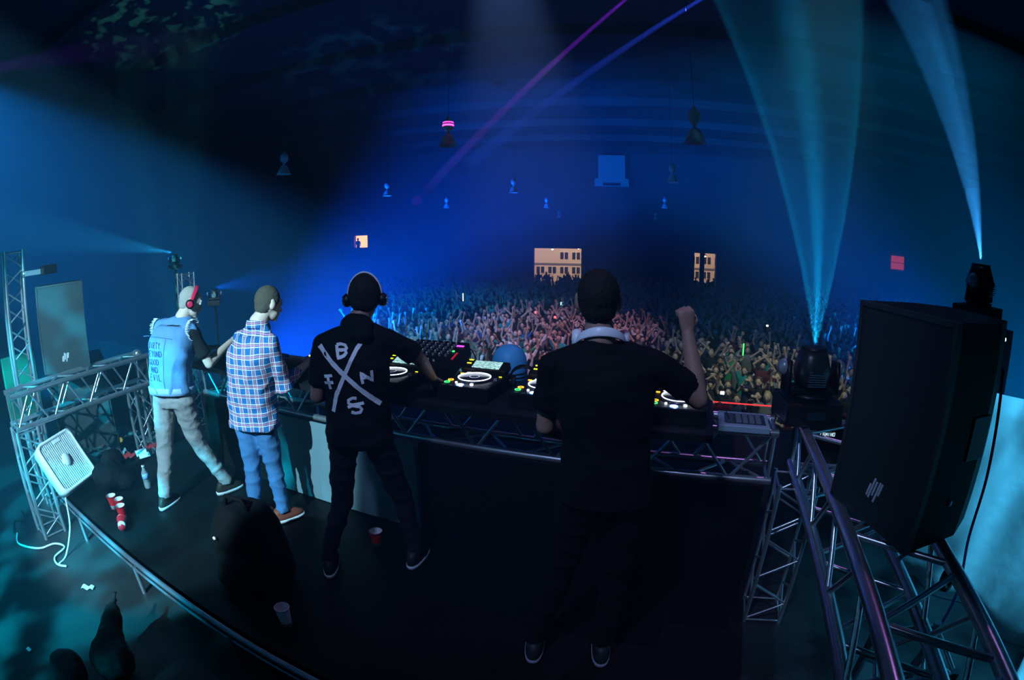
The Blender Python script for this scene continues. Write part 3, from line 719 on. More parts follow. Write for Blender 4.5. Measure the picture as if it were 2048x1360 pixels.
for i, (x, y, s, lb) in enumerate(((-5.75, 2.45, .16, 'crumpled dark sheet on the floor under the left side truss, farthest back'), (-5.45, 1.95, .14, 'crumpled dark sheet on the floor beside the black bag'), (-5.25, 2.62, .13, 'crumpled dark sheet at the foot of the far truss leg'), (-5.9, 2.1, .15, 'crumpled dark sheet lying against the subwoofer'))):
    mb = MB(); n = 9; vs = []
    for a in range(n):
        for c in range(n):
            u, v = a / (n - 1) - .5, c / (n - 1) - .5
            vs.append((x + u * s * 3, y + v * s * 2, .01 + .05 * abs(noise.noise(Vector((u * 5 + i * 7, v * 5, i))))))
    mb.add(vs, [(a * n + c, (a + 1) * n + c, (a + 1) * n + c + 1, a * n + c + 1) for a in range(n - 1) for c in range(n - 1)])
    o = mb.obj('plastic_sheet', mat('sheet_teal', (.05, .10, .11), .35)); o.modifiers.new('thickness', 'SOLIDIFY').thickness = .004; tag(o, lb, 'sheet', 'crumpled sheets on the littered floor')
# bags
def blob(prims, name, m, parent=None, vox=.02, smooth=4, ns=0.0, nf=6.0):
    mb = MB()
    for p in prims: getattr(mb, p[0])(*p[1:])
    o = mb.obj(name, m, parent)
    r = o.modifiers.new('r', 'REMESH'); r.mode = 'VOXEL'; r.voxel_size = vox; r.use_smooth_shade = True
    if smooth: s_ = o.modifiers.new('s', 'SMOOTH'); s_.factor = .5; s_.iterations = smooth
    dg = bpy.context.evaluated_depsgraph_get(); me = bpy.data.meshes.new_from_object(o.evaluated_get(dg)); o.modifiers.clear()
    old = o.data; o.data = me; me.name = name; bpy.data.meshes.remove(old)
    if ns:
        for v in me.vertices:
            v.co += v.normal * (ns * noise.noise(v.co * nf) + ns * .5 * noise.noise(v.co * nf * 2.3))
    return o
t = empty('backpack', 'black rucksack slumped on the riser between the box fan and the bottle', 'bag', (0, 0, .035))
blob([('ball', (-4.36, 1.60, .12), (.20, .17, .13)), ('ball', (-4.46, 1.72, .20), (.13, .13, .12)), ('ball', (-4.28, 1.72, .08), (.16, .16, .09))], 'body', bgm, t, .018, 4, .03, 7)
MB().path([(-4.62, 1.78, .33), (-4.60, 1.85, .40), (-4.52, 1.88, .40), (-4.48, 1.85, .33)], .012).obj('handle', bgm, t)
t = empty('backpack', 'large black bag on the riser behind the plaid shirt DJ, near the white cup', 'bag', (0, 0, .02))
blob([('loft', [((-2.28, 1.62, .0), (.24, 0, 0), (0, .20, 0)), ((-2.28, 1.62, .05), (.27, 0, 0), (0, .22, 0)), ((-2.30, 1.64, .34), (.25, 0, 0), (0, .19, 0)), ((-2.30, 1.66, .50), (.16, 0, 0), (0, .12, 0))], 20, 0, 2.8), ('ball', (-2.15, 1.50, .18), (.16, .14, .14))], 'body', bgm, t, .018, 5, .02, 6)
MB().path([(-2.40, 1.60, .49), (-2.38, 1.60, .56), (-2.26, 1.62, .56), (-2.22, 1.63, .49)], .014).obj('handle', bgm, t)
MB().lathe([(0, 0), (.01, 0), (.01, .01), (0, .012)], (-2.36, 1.43, .36), 10, rot=RX(PI / 2)).obj('zip_pull', em('zip_glint', (.6, .7, .9), .6), t)  # glint painted as a faint glow of the pull
t = empty('duffel_bag', 'dark shapeless bag at the bottom left of the lower floor, strap end pointing up', 'bag')
blob([('ball', (-2.62, .50, -.16), (.18, .16, .14)), ('cap', (-2.68, .56, -.10), .10, (-2.92, .82, .02), .02), ('ball', (-2.75, .20, -.18), (.16, .12, .12))], 'body', mat('bag_brown', (.008, .006, .008), .8, bump=(14, .8, .02)), t, .02, 4, .03, 7)
paper((-3.62, .80, -.296), .12, .05, .7, cw, 'white scrap lying on the lit lower floor', curl=.02, nm='paper_scrap')
paper((-3.30, .02, -.296), .05, .03, .2, cw, 'tiny white scrap on the lower floor near the bottom left', curl=.01, nm='paper_scrap')
# light strip at the stage front edge
ls = MB().box((.60, 6.40, .02), (1.15, .02, .012)).obj('led_strip', em('strip_red', (1.0, .05, .06), 1.1)); tag(ls, 'thin red light strip along the stage front edge', 'light strip')
wd = empty('stage_monitor', 'low black stage monitor near the front edge, small white lettering on it', 'stage monitor', (1.66, 6.0, -.3), .1)
MB().add([(-.35, -.2, 0), (.35, -.2, 0), (.35, .2, 0), (-.35, .2, 0), (-.35, -.12, .34), (.35, -.12, .34), (.35, .2, .14), (-.35, .2, .14)], [(3, 2, 1, 0), (0, 1, 5, 4), (4, 5, 6, 7), (2, 3, 7, 6), (1, 2, 6, 5), (0, 4, 7, 3)]).obj('cabinet', black, wd)
lt = MB(); xx = -.10
for seg in ([(1, 1), (0, 1), (0, 0), (1, 0)], [(1, 1), (0, 1), (0, 0), (1, 0), (1, .5), (0, .5)], [(0, 0), (0, 1), (.5, .4), (1, 1), (1, 0)], [(.4, 0), (.4, 1)], [(0, 0), (0, 1), (1, 0), (1, 1)], [(0, 0), (0, 1), (1, 1), (1, 0), (0, 0)]):
    for (a1, b1), (a2, b2) in zip(seg[:-1], seg[1:]): lt.tube((xx + a1 * .022, -.19, .18 + b1 * .04), (xx + a2 * .022, -.19, .18 + b2 * .04), .004, 6)
    xx += .034
lt.obj('lettering', em('letter_white', (.6, .9, 1), .9), wd)
# crowd barrier
cb = empty('crowd_barrier', 'dark crowd barrier in front of the first row', 'barrier', (0, 10.6, ZF))
for i in range(14):
    x = -7 + i * 1.1
    MB().box((x, 0, .62), (1.06, .03, 1.0), bev=.01).obj('panel', mat('barrier', (.03, .035, .04), .4, .5), cb)
MB().box((.15, -.03, 1.16), (15.4, .14, .04), bev=.01).obj('top_rail', mat('barrier', (.03, .035, .04), .4, .5), cb)
# ------------------------------------------------------------------ hall furniture far away
lamp_m = mat('lamp_metal', (.8, .86, .92), .35, .25, bump=(30, .2, .003))
def bay_lamp(loc, label, s=1.0, pink=0):
    t = empty('pendant_lamp', label, 'lamp', loc, 0, 'high bay lamps hanging over the crowd'); t.scale = (s,) * 3
    MB().tube((0, 0, .36), (0, 0, (ZC - loc[2]) / s), .004, 6).obj('cord', mat('cord_grey', (.06, .07, .08), .6), t)
    g = MB().lathe([(0, .10), (.05, .10), (.085, .14), (.10, .19), (.098, .25), (.07, .30), (.03, .33), (.02, .37), (0, .37)], n=24).obj('gear_housing', lamp_m, t)
    if pink: MB().lathe([(.1015, .185), (.1015, .215)], n=24).lathe([(.0995, .24), (.094, .262)], n=24).obj('lit_band', em('pink_band', (1, .05, .55), 5), g)
    MB().lathe([(.03, .03), (.028, .12), (.03, .12)], n=12).obj('neck', lamp_m, t)
    rf = MB(); n = 48; prof = [(.03, .04), (.07, .02), (.10, -.03), (.125, -.10), (.145, -.155), (.17, -.165), (.17, -.18)]; vs = []
    for r, z in prof:
        for i in range(n): q = r * (1 + (.03 if i % 2 else -.02) * (r < .15)); vs.append((q * math.cos(2 * PI * i / n), q * math.sin(2 * PI * i / n), z))
    rf.add(vs, [(j * n + i, j * n + (i + 1) % n, (j + 1) * n + (i + 1) % n, (j + 1) * n + i) for j in range(len(prof) - 1) for i in range(n)], 0, True)
    rf.obj('reflector', lamp_m, t)
    return t
K = .672
for x, y, s, pk, lb in ((-6.4, 12.04, 1.0, 1, 'nearest hanging high bay lamp left of centre, pink light band on top'), (-.2, 12.62, 1.15, 0, 'nearest hanging high bay lamp on the right side of the hall'),
                    (-9.85, 25.88, 1, 0, 'second hanging lamp of the middle row, left of the air unit'), (-1.33, 21.53, 1, 0, 'second hanging lamp of the right row, close right of the air unit'),
                    (-12.11, 38.97, 1, 0, 'third hanging lamp of the middle row'), (-16.1, 56.5, 1, 0, 'farthest hanging lamp of the middle row above the wide doorway'),
                    (-2.92, 37.98, 1, 0, 'third hanging lamp of the right row'), (-5.49, 58.0, 1, 0, 'farthest hanging lamp of the right row'),
                    (-13.11, 12.66, 1, 0, 'faint hanging lamp at the upper left, nearest of its row'), (-16.25, 23.56, 1, 0, 'faint hanging lamp of the left row, second from the stage'),
                    (-19.04, 35.64, 1, 0, 'faint third hanging lamp of the left row')):
    bay_lamp((x * K, y * K, 1.95 + 2.9 * K - .1), lb, s, pk)
ac = empty('air_unit', 'pale boxy air handling unit high on the far wall', 'air unit', H(-.82, YW - .1, 6.25), HA)
MB().box((0, -.55, 1.35), (2.1, 1.1, 2.2), bev=.03).obj('housing', mat('ac_white', (.62, .66, .7), .5), ac)
g = MB()
for i in range(12): g.box((0, -1.12, .75 + .14 * i), (1.9, .05, .05))
g.obj('louvre', mat('ac_white', (.62, .66, .7), .5), ac)
for sx in (-1, 1): MB().box((sx * 1.0, -.6, .26), (.65, 1.2, .60), bev=.02).obj('outlet', mat('ac_white', (.62, .66, .7), .5), ac)
MB().box((0, -.6, -.02), (2.7, 1.25, .07)).obj('shelf', mat('ac_white', (.62, .66, .7), .5), ac)
# far windows
wn = empty('window_1', '', ''); del wn['category']; del wn['label']; wn['kind'] = 'structure'; wn.location = H(-22.8, YW + .2, 1.98); wn.rotation_euler = (0, 0, HA)
MB().box((0, .25, 0), (1.5, .04, 1.4)).obj('pane', em('orange_window', (1.0, .46, .14), 2.6), wn)
fr = MB()
for s in (-1, 1): fr.box((s * .72, 0, 0), (.06, .3, 1.3)).box((0, 0, s * .62), (1.4, .3, .06))
fr.obj('window_frame', wall_m, wn)
rsn = empty('wall_sign', 'dim red square sign high on the far wall at the right', 'sign', H(25.1, YW - .05, 1.78), HA)
MB().box((0, -.05, 0), (1.45, .08, 1.15), bev=.02).obj('panel', em('red_sign', (.75, .10, .08), .42), rsn)
MB().box((0, -.10, .0), (1.5, .03, .05)).obj('cross_bar', dark_cloth, rsn)
# doorway pillar
pl_ = empty('door_post', 'dark post standing in the narrow right doorway', 'post', H(6.46, YW - .3, ZF), HA)
MB().box((0, 0, 2.2), (.36, .3, 4.4), bev=.02).obj('shaft', dark_cloth, pl_)
for i, (x0, x1) in enumerate(((-7.25, -3.16), (5.75, 7.78))):
    d = MB(); 
    for x in (x0 + .05, x1 - .05): hbox(d, x - .06, x + .06, YW - .08, YW + .45, ZF, 1.29)
    hbox(d, x0, x1, YW - .08, YW + .45, 1.24, 1.32)
    struct(d, 'door_%d' % (i + 1), mat('door_frame', (.10, .12, .16), .6))
# lit building across the yard
fc = empty('building', 'pale lit building with dark windows seen through the hall doorways', 'building', H(0, 58, ZF), HA)
fm = mat('facade', (.58, .57, .55), .8, var=(.6, .1)); 
MB().box((0, .3, 2.9), (40, .6, 5.8)).obj('facade_wall', fm, fc)
MB().box((0, -.03, 2.12), (40, .12, .22)).obj('ledge', mat('facade_band', (.12, .13, .17), .7), fc)
wg = mat('window_dark', (.03, .035, .05), .2)
for i in range(-4, 15):
    x = -8.10 + 1.33 * i
    for z, hgt in ((1.45, .8), (3.06, .85)) if i > 0 else ((1.45, .8),):
        w = MB().box((x + .35, -.012, z), (.86, .06, hgt)).obj('window', wg, fc)
        MB().box((x + .35, -.05, z), (.10, .04, hgt)).box((x + .35, -.05, z + hgt / 2), (.92, .05, .05)).box((x + .35, -.05, z - hgt / 2), (.92, .05, .05)).obj('mullion', mat('mullion', (.8, .75, .68), .6), w)
for x, y, z in ((-7.8, 48, 1.25), (-6.4, 48, 1.08), (-4.0, 48, 1.21), (7.7, 48, .9)):
    t = empty('yard_lamp', 'glowing lamp over the yard, %s' % {-7.8: 'leftmost seen in the wide doorway', -6.4: 'middle one seen in the wide doorway', -4.0: 'rightmost seen in the wide doorway', 7.7: 'seen in the narrow doorway'}[x], 'lamp', H(x, y, z), HA, 'lamps over the yard')
    MB().tube((0, 0, .1), (0, 0, 5.62 - z), .015, 6).obj('cord', black, t)
    MB().lathe([(0, .14), (.05, .13), (.15, .02), (.15, 0)], n=16).obj('shade', lamp_m, t)
    MB().ball((0, 0, -.02), (.10, .10, .07), 12, 8).obj('bulb', em('warm_bulb', (1, .82, .6), 25), t)
if LIGHTS:
    for x in (-10, -4, 3, 9):
        d = bpy.data.lights.new('yard_light', 'AREA'); d.energy = 330; d.color = (1.0, .86, .70); d.size = 2.5
        o = bpy.data.objects.new('yard_light', d); COL.objects.link(o); o.location = H(x, 51, 3.0)
        o.rotation_euler = aim_quat(Vector(H(x, 58, -1.0)) - Vector(H(x, 51, 3.0))).to_euler()
struct(hbox(MB(), -20, 20, 42.4, 57.9, 5.6, 5.8), 'ceiling_canopy', ceil_m)

# ------------------------------------------------------------------ people
skin = mat('skin', (.34, .19, .14), .55, bump=(90, .15, .002), var=(7, .08))
skin_pale = mat('skin_pale', (.78, .58, .48), .55, bump=(90, .15, .002), var=(7, .06))
def cloth(name, col, rough=.85, b=(5, .5, .03)): return mat(name, col, rough, bump=b, var=(3, .15), spec=.2)
def hand(mb, w, d, n, side, curl=.5, thumb=.6, s=1.0, spread=.06):
    """five fingered hand: wrist w, direction d, palm normal n (fingers curl towards n), side=+1 thumb towards d x n"""
    w = Vector(w); d = Vector(d).normalized(); n = Vector(n); n = (n - d * n.dot(d)).normalized(); a = d.cross(n) * side
    mb.loft([(w, a * .024 * s, n * .019 * s), (w + d * .035 * s, a * .034 * s, n * .016 * s), (w + d * .075 * s, a * .040 * s, n * .014 * s), (w + d * .088 * s, a * .038 * s, n * .011 * s)], 14, 0, 2.6)
    for i, (off, L, r) in enumerate(((.030, .074, .0088), (.010, .083, .0090), (-.011, .077, .0086), (-.030, .060, .0078))):
        p = w + d * .084 * s + a * off * s; dd = (d + a * (off * spread * 30)).normalized(); nn = (n - dd * n.dot(dd)).normalized()
        ang = 0
        for k, f in enumerate((.45, .31, .24)):
            ang += curl * (1.0 if k else .8) * (1 + .08 * i)
            q = p + (dd * math.cos(ang) + nn * math.sin(ang)) * L * f * s
            mb.cap(p, r * s * (1 - .08 * k), q, r * s * (.94 - .1 * k), 8); p = q
    p = w + d * .022 * s + a * .026 * s
    for k, (L, r) in enumerate(((.040, .0115), (.032, .0098), (.025, .0088))):
        t_ = (d * (.62 + .1 * k) + a * (.78 - thumb * .45 * k) + n * (thumb * (.35 + .35 * k))).normalized()
        q = p + t_ * L * s; mb.cap(p, r * s, q, r * s * .9, 8); p = q
def frame(f, u=(0, 0, 1)):
    f = Vector(f).normalized(); u = Vector(u); u = (u - f * u.dot(f)).normalized(); r = f.cross(u)
    return r, f, u, Matrix((r, f, u)).transposed()
def head(mb, Hc, hf, hu, nb, s=1.0):
    r, f, u, R = frame(hf, hu); Hc = Vector(Hc)
    mb.ball(Hc + f * -.008 * s + u * .012, (.073 * s, .092 * s, .098 * s), 20, 14, 0, R)
    mb.ball(Hc + f * .030 * s - u * .052 * s, (.052 * s, .058 * s, .058 * s), 16, 10, 0, R)
    mb.ball(Hc + f * .062 * s - u * .092 * s, (.026 * s, .024 * s, .018 * s), 12, 8, 0, R)
    mb.cap(Hc + f * .078 * s + u * .008, .010 * s, Hc + f * .100 * s - u * .030 * s, .0135 * s, 8)
    mb.cap(Hc + f * .078 * s + u * .030 + r * .032, .010 * s, Hc + f * .078 * s + u * .030 - r * .032, .010 * s, 8)
    mb.cap(Hc + f * .080 * s - u * .060 * s + r * .018, .008 * s, Hc + f * .080 * s - u * .060 * s - r * .018, .008 * s, 8)
    for sd in (-1, 1):
        mb.ball(Hc + r * sd * .076 * s - f * .004 - u * .006, (.014 * s, .021 * s, .034 * s), 10, 8, 0, RZ(0) @ R)
        mb.ball(Hc + r * sd * .082 * s - f * .012 + u * .012, (.007 * s, .015 * s, .018 * s), 10, 8, 0, R)
    mb.cap(Vector(nb), .062 * s, Hc - u * .060 * s - f * .018, .050 * s, 14)
    return r, f, u, R
def torso_rings(J, g=0.0, lo=None, hw=.165, sh_w=None, lean=0):
    P = (Vector(J['hipL']) + Vector(J['hipR'])) / 2 + Vector((0, 0, .06)); Sm = (Vector(J['shL']) + Vector(J['shR'])) / 2
    rh = (Vector(J['hipR']) - Vector(J['hipL'])); rh.z = 0; rh.normalize(); rs_ = (Vector(J['shR']) - Vector(J['shL'])); sw_ = rs_.length / 2; rs_.normalize()
    up = (Sm - P); rings = []
    tab = ((0.0, hw, .115), (.18, hw * .97, .110), (.36, hw * .92, .102), (.56, hw * 1.0, .112), (.76, .172, .118), (.90, .165, .105), (.98, sw_ * .90, .085), (1.07, .085, .070))
    for t, w, d in tab:
        rr = rh.lerp(rs_, t).normalized(); ff = up.cross(rr).normalized()
        if ff.dot(Vector(J['f'])) < 0: ff = -ff
        bow = math.sin(min(t, 1) * PI) * J.get('bow', 0.0)
        rings.append((P + up * t - ff * bow, rr * (w + g), ff * (d + g)))
    return rings, P, Sm
def finish(prims_mb, name, m, parent, vox=.009, smooth=3, ns=0, nf=6, aniso=None):
    o = prims_mb.obj(name, m, parent)
    r = o.modifiers.new('r', 'REMESH'); r.mode = 'VOXEL'; r.voxel_size = vox; r.use_smooth_shade = True
    if smooth: s_ = o.modifiers.new('s', 'SMOOTH'); s_.factor = .5; s_.iterations = smooth
    dg = bpy.context.evaluated_depsgraph_get(); me = bpy.data.meshes.new_from_object(o.evaluated_get(dg)); o.modifiers.clear()
    old = o.data; o.data = me; me.name = name; bpy.data.meshes.remove(old)
    if ns:
        A = aniso or (1, 1, 1)
        for v in me.vertices:
            c = Vector((v.co.x * nf * A[0], v.co.y * nf * A[1], v.co.z * nf * A[2]))
            k = 1 - abs(noise.noise(c)) * 2
            v.co += v.normal * (ns * (k * k - .5) + ns * .4 * noise.noise(c * 2.7))
    return o
def person(label, J, sk, opts):
    t = empty('person', label, 'person')
    V = {k: Vector(v) if isinstance(v, (tuple, list)) else v for k, v in J.items()}
    mb = MB(); rings, P, Sm = torso_rings(J, -.012)
    mb.loft(rings, 20, 0, 2.3)
    head(mb, V['head'], V['hf'], V.get('hu', Vector((0, 0, 1))), V['neck'], opts.get('hs', 1.0))
    for s in 'LR':
        sh, el, ha = V['sh' + s], V['el' + s], V['ha' + s]
        mb.cap(sh - Vector((0, 0, .015)), .040, el, .040, 12); fd = (ha - el).normalized()
        mb.cap(el, .040, el.lerp(ha, .35), .039, 12); mb.cap(el.lerp(ha, .35), .039, ha, .026, 12)
        hd = J.get('hd' + s, tuple(fd)); hn = J.get('hn' + s, (0, 0, -1))
        hand(mb, ha, hd, hn, J.get('th' + s, 1 if s == 'L' else -1), J.get('curl' + s, .4), J.get('thumb' + s, .6))
        hp, kn, an = V['hip' + s], V['kn' + s], V['an' + s]
        mb.cap(hp, .078, kn, .052, 12); mb.cap(kn, .050, kn.lerp(an, .3), .050, 12); mb.cap(kn.lerp(an, .3), .050, an, .034, 12)
        ff = J.get('ft' + s, J['f']); ff = Vector((ff[0], ff[1], 0)).normalized(); b = Vector((an.x, an.y, .035))
        mb.cap(b - ff * .03, .030, b + ff * .12, .028, 10); mb.cap(an, .034, b, .032, 10)
    for s in 'LR': mb.cap(V['neck'] - Vector((0, 0, .05)), .045, V['sh' + s] - Vector((0, 0, .02)), .036, 12)
    finish(mb, 'body', sk, t, .0072, 1)
    # eyes
    r, f, u, R = frame(V['hf'], V.get('hu', (0, 0, 1)))
    for sd in (-1, 1):
        e = MB().ball(V['head'] + f * .076 + r * sd * .031 + u * .012, .012, 12, 8).obj('eye', mat('eye_white', (.7, .7, .7), .2), t)
        MB().ball(V['head'] + f * .084 + r * sd * .031 + u * .012, (.006, .006, .006), 10, 6).obj('pupil', mat('pupil', (.01, .01, .01), .1), e)
    # trousers
    if opts.get('trousers'):
        mb = MB(); q = opts.get('tw', 1.0)
        mb.loft([(P + Vector((0, 0, .08)), rings[0][1] * 1.10, rings[0][2] * 1.12), (P, rings[0][1] * 1.16, rings[0][2] * 1.18), (P - Vector((0, 0, .12)), rings[0][1] * 1.12, rings[0][2] * 1.15)], 20, 0, 2.4)
        for s in 'LR':
            hp, kn, an = V['hip' + s], V['kn' + s], V['an' + s]
            mb.cap(hp, .098 * q, kn, .070 * q, 14); mb.cap(kn, .070 * q, an + Vector((0, 0, .03)), .052 * q, 14); mb.cone(an + Vector((0, 0, .05)), .056 * q, an + Vector((0, 0, .0)), .060 * q, 14)
        tr = finish(mb, opts.get('tname', 'trousers'), opts['trousers'], t, .011, 2, .010, 5, (1, 1, 1.8))
        if opts.get('belt'):
            MB().loft([(P + Vector((0, 0, .055)), rings[0][1] * 1.20, rings[0][2] * 1.2), (P + Vector((0, 0, .09)), rings[0][1] * 1.18, rings[0][2] * 1.18)], 28, 0, 2.4).obj('belt', black, t)
    for s in 'LR':
        an = V['an' + s]; ff = J.get('ft' + s, J['f']); ff = Vector((ff[0], ff[1], 0)).normalized(); a = Vector((ff.y, -ff.x, 0)); b = Vector((an.x, an.y, 0)) + ff * .03
        sh = MB().loft([(b + Vector((0, 0, .02)) - ff * .0, a * .045, ff * .135), (b + Vector((0, 0, .05)), a * .044, ff * .13), (b + Vector((0, 0, .075)) - ff * .02, a * .038, ff * .10), (b + Vector((0, 0, .105)) - ff * .045, a * .040, ff * .055)], 20, 0, 2.5).obj('shoe', opts['shoe'], t)
        MB().loft([(b + Vector((0, 0, .0)), a * .047, ff * .138), (b + Vector((0, 0, .026)), a * .048, ff * .139)], 24, 0, 2.5).obj('sole', opts['sole'], sh)
    # shirt
    mb = MB(); g = opts.get('g', .018)
    rg, P, Sm = torso_rings(J, g)
    hem = opts.get('hem', .02); hr = opts.get('hemw', 1.05)
    mb.loft([(P + Vector((0, 0, -hem)), rg[0][1] * hr, rg[0][2] * hr)] + rg, 24, 0, 2.3)
    sl = opts.get('sleeve', .62)
    for s in 'LR':
        sh, el, ha = V['sh' + s], V['el' + s], V['ha' + s]
        if opts.get('nosleeve'): continue
        mb.cap(sh - Vector((0, 0, .012)), .058, sh.lerp(el, min(sl, 1)), .060, 12)
        d_ = (el - sh).normalized(); e_ = sh.lerp(el, min(sl, 1)); mb.cone(e_ - d_ * .03, .062, e_ + d_ * .035, .066, 14)
        if sl > 1: mb.cap(el, .056, el.lerp(ha, sl - 1), .046, 12)
    mb.cap(V['neck'] - Vector((0, 0, .03)), .070, V['neck'] - Vector((0, 0, .05)), .082, 14)
    for s in 'LR': mb.cap(V['neck'] - Vector((0, 0, .045)), .066, V['sh' + s] - Vector((0, 0, .006)), .052, 14)
    o = finish(mb, 'shirt', opts['shirt'], t, .011, 2, opts.get('wr', .009), 5, (1, 1, 1.6))
    if opts.get('hair'):
        mb = MB(); hv = opts.get('hairv', .008)
        mb.ball(V['head'] + u * .020 - f * .018, (.077 + hv, .092 + hv, .096 + hv), 24, 16, 0, R)
        mb.ball(V['head'] - u * .035 - f * .045, (.062 + hv, .050 + hv, .055), 16, 10, 0, R)
        finish(mb, 'hair', opts['hair'], t, .007, 2, opts.get('hn', .003), 60)
    return t, o, V
def strokes(parent, target, O, U, Vv, D, polys, width, m, name='lettering', lift=.004, step=.01):
    """painted strokes projected on a garment: polys in plane coords (u,v)"""
    me = target.data; bvh = BVHTree.FromPolygons([v.co for v in me.vertices], [p.vertices for p in me.polygons])
    U = Vector(U).normalized(); Vv = Vector(Vv).normalized(); D = Vector(D).normalized(); O = Vector(O); mb = MB()
    for poly in polys:
        w_ = width
        if isinstance(poly, tuple): w_, poly = poly
        pts = []
        for (a, b), (c, d) in zip(poly[:-1], poly[1:]):
            n = max(1, int(math.hypot(c - a, d - b) / step))
            for i in range(n): pts.append((a + (c - a) * i / n, b + (d - b) * i / n))
        pts.append(poly[-1]); vs = []; n = len(pts)
        for i, (a, b) in enumerate(pts):
            a0, b0 = pts[max(i - 1, 0)]; a1, b1 = pts[min(i + 1, n - 1)]; dx, dy = a1 - a0, b1 - b0; L = math.hypot(dx, dy) or 1
            ww = w_ / 2 * (1 + .15 * noise.noise(Vector((a * 40, b * 40, 0))))
            for s in (-1, 1):
                u_, v_ = a - dy / L * ww * s, b + dx / L * ww * s
                p = O + U * u_ + Vv * v_; hit, nr, ix, ds = bvh.ray_cast(p - D * 1.0, D)
                if hit is None: hit = p
                vs.append(hit - D * lift)
        vs2 = [v + D * (lift * .8) for v in vs]; k = len(vs)
        f = [(2 * i, 2 * i + 1, 2 * i + 3, 2 * i + 2) for i in range(n - 1)] + [(k + 2 * i, k + 2 * i + 2, k + 2 * i + 3, k + 2 * i + 1) for i in range(n - 1)]
        f += [(2 * i, 2 * i + 2, k + 2 * i + 2, k + 2 * i) for i in range(n - 1)] + [(2 * i + 1, k + 2 * i + 1, k + 2 * i + 3, 2 * i + 3) for i in range(n - 1)]
        mb.add(vs + vs2, f)
    return mb.obj(name, m, parent)
def worn_headphones(V, label, bandm, cupm, band_up=0.0, pad=None):
    r, f, u, R = frame(V['hf'], V.get('hu', (0, 0, 1))); H0 = V['head']; t = empty('headphones', label, 'headphones')
    rings = []
    for i in range(25):
        a = PI * i / 24; n = r * math.cos(a) + u * math.sin(a)
        c = H0 + r * (.092 * math.cos(a)) + u * (.005 + .122 * math.sin(a)) + f * (-.004 + .03 * math.sin(a) * band_up)
        rings.append((c, n * .006, f * .016))
    MB().loft(rings, 12, 0, 3).obj('headband', bandm, t)
    for s in (-1, 1):
        Q = Matrix((u, f, r * s)).transposed() if s > 0 else Matrix((f, u, r * s)).transposed()
        c = MB().lathe([(0, .028), (.026, .026), (.036, .014), (.036, -.004), (.030, -.012), (0, -.012)], H0 + r * s * .092 - u * .012 - f * .004, 22, rot=Q).obj('ear_cup', cupm, t)
        if pad: MB().lathe([(.010, .026), (.024, .028), (.024, .024)], H0 + r * s * .094 - u * .012 - f * .004, 22, rot=Q).obj('cup_ring', pad, c)
    return t

# --- plain black shirt DJ (nearest), right fist raised
a4 = (-.235, .972, 0)
J4 = dict(head=(-.390, 1.915, 1.725), hf=(-.235, .972, -.12), neck=(-.372, 1.88, 1.58), shL=(-.545, 1.845, 1.49), shR=(-.165, 1.93, 1.505), elL=(-.575, 1.87, 1.225), haL=(-.52, 2.10, 1.10),
          elR=(.012, 2.00, 1.35), haR=(-.052, 2.06, 1.60), hdR=(-.12, .06, 1), hnR=(-.5, .75, .0), curlR=1.35, thumbR=1.2, hnL=(0, 0, -1), curlL=.45, hipL=(-.41, 1.875, .97), hipR=(-.235, 1.915, .97),
          knL=(-.49, 1.89, .53), knR=(-.255, 1.945, .53), anL=(-.585, 1.835, .09), anR=(-.262, 1.905, .09), f=a4, thR=-1)
blk_shirt = cloth('black_tee', (.0022, .0022, .003)); blk_pants = cloth('black_trousers', (.002, .002, .003))
p4, s4, V4 = person('person in plain black t-shirt seen from behind, right fist raised, white headphones round the neck', J4, skin,
    dict(shirt=blk_shirt, trousers=blk_pants, shoe=cloth('black_shoe', (.02, .02, .022), .5), sole=mat('sole_violet_lit', (.30, .26, .34), .5), hair=cloth('dark_hair', (.012, .010, .009), .8, (120, .6, .004)), hem=.10, g=.022, hairv=.004, sleeve=.55))  # violet light on the heels is tinted into the sole colour
t = empty('headphones', 'white headphones worn round the neck of the DJ in plain black', 'headphones')
rings = []; c0 = Vector((-.375, 1.915, 1.60)); fw = Vector(a4).normalized(); rt = Vector((fw.y, -fw.x, 0))
for i in range(33):
    a = PI * (-.12) + PI * 1.24 * i / 32; n = rt * math.cos(a) - fw * math.sin(a)
    rings.append((c0 + n * .092 + Vector((0, 0, .060 * max(0, math.sin(a)) - .035)), n * .006, Vector((0, 0, .017)) - n * .006))
MB().loft(rings, 12, 0, 3).obj('headband', mat('hp_white', (.85, .88, .92), .35), t)
for s in (-1, 1):
    MB().lathe([(0, -.02), (.034, -.02), (.038, 0), (.030, .016), (0, .018)], c0 + rt * s * .095 + fw * .06 - Vector((0, 0, .03)), 20, rot=RZ(math.atan2(rt.y, rt.x)) @ RY(PI / 2 * s)).obj('ear_cup', mat('hp_white', (.85, .88, .92), .35), t)

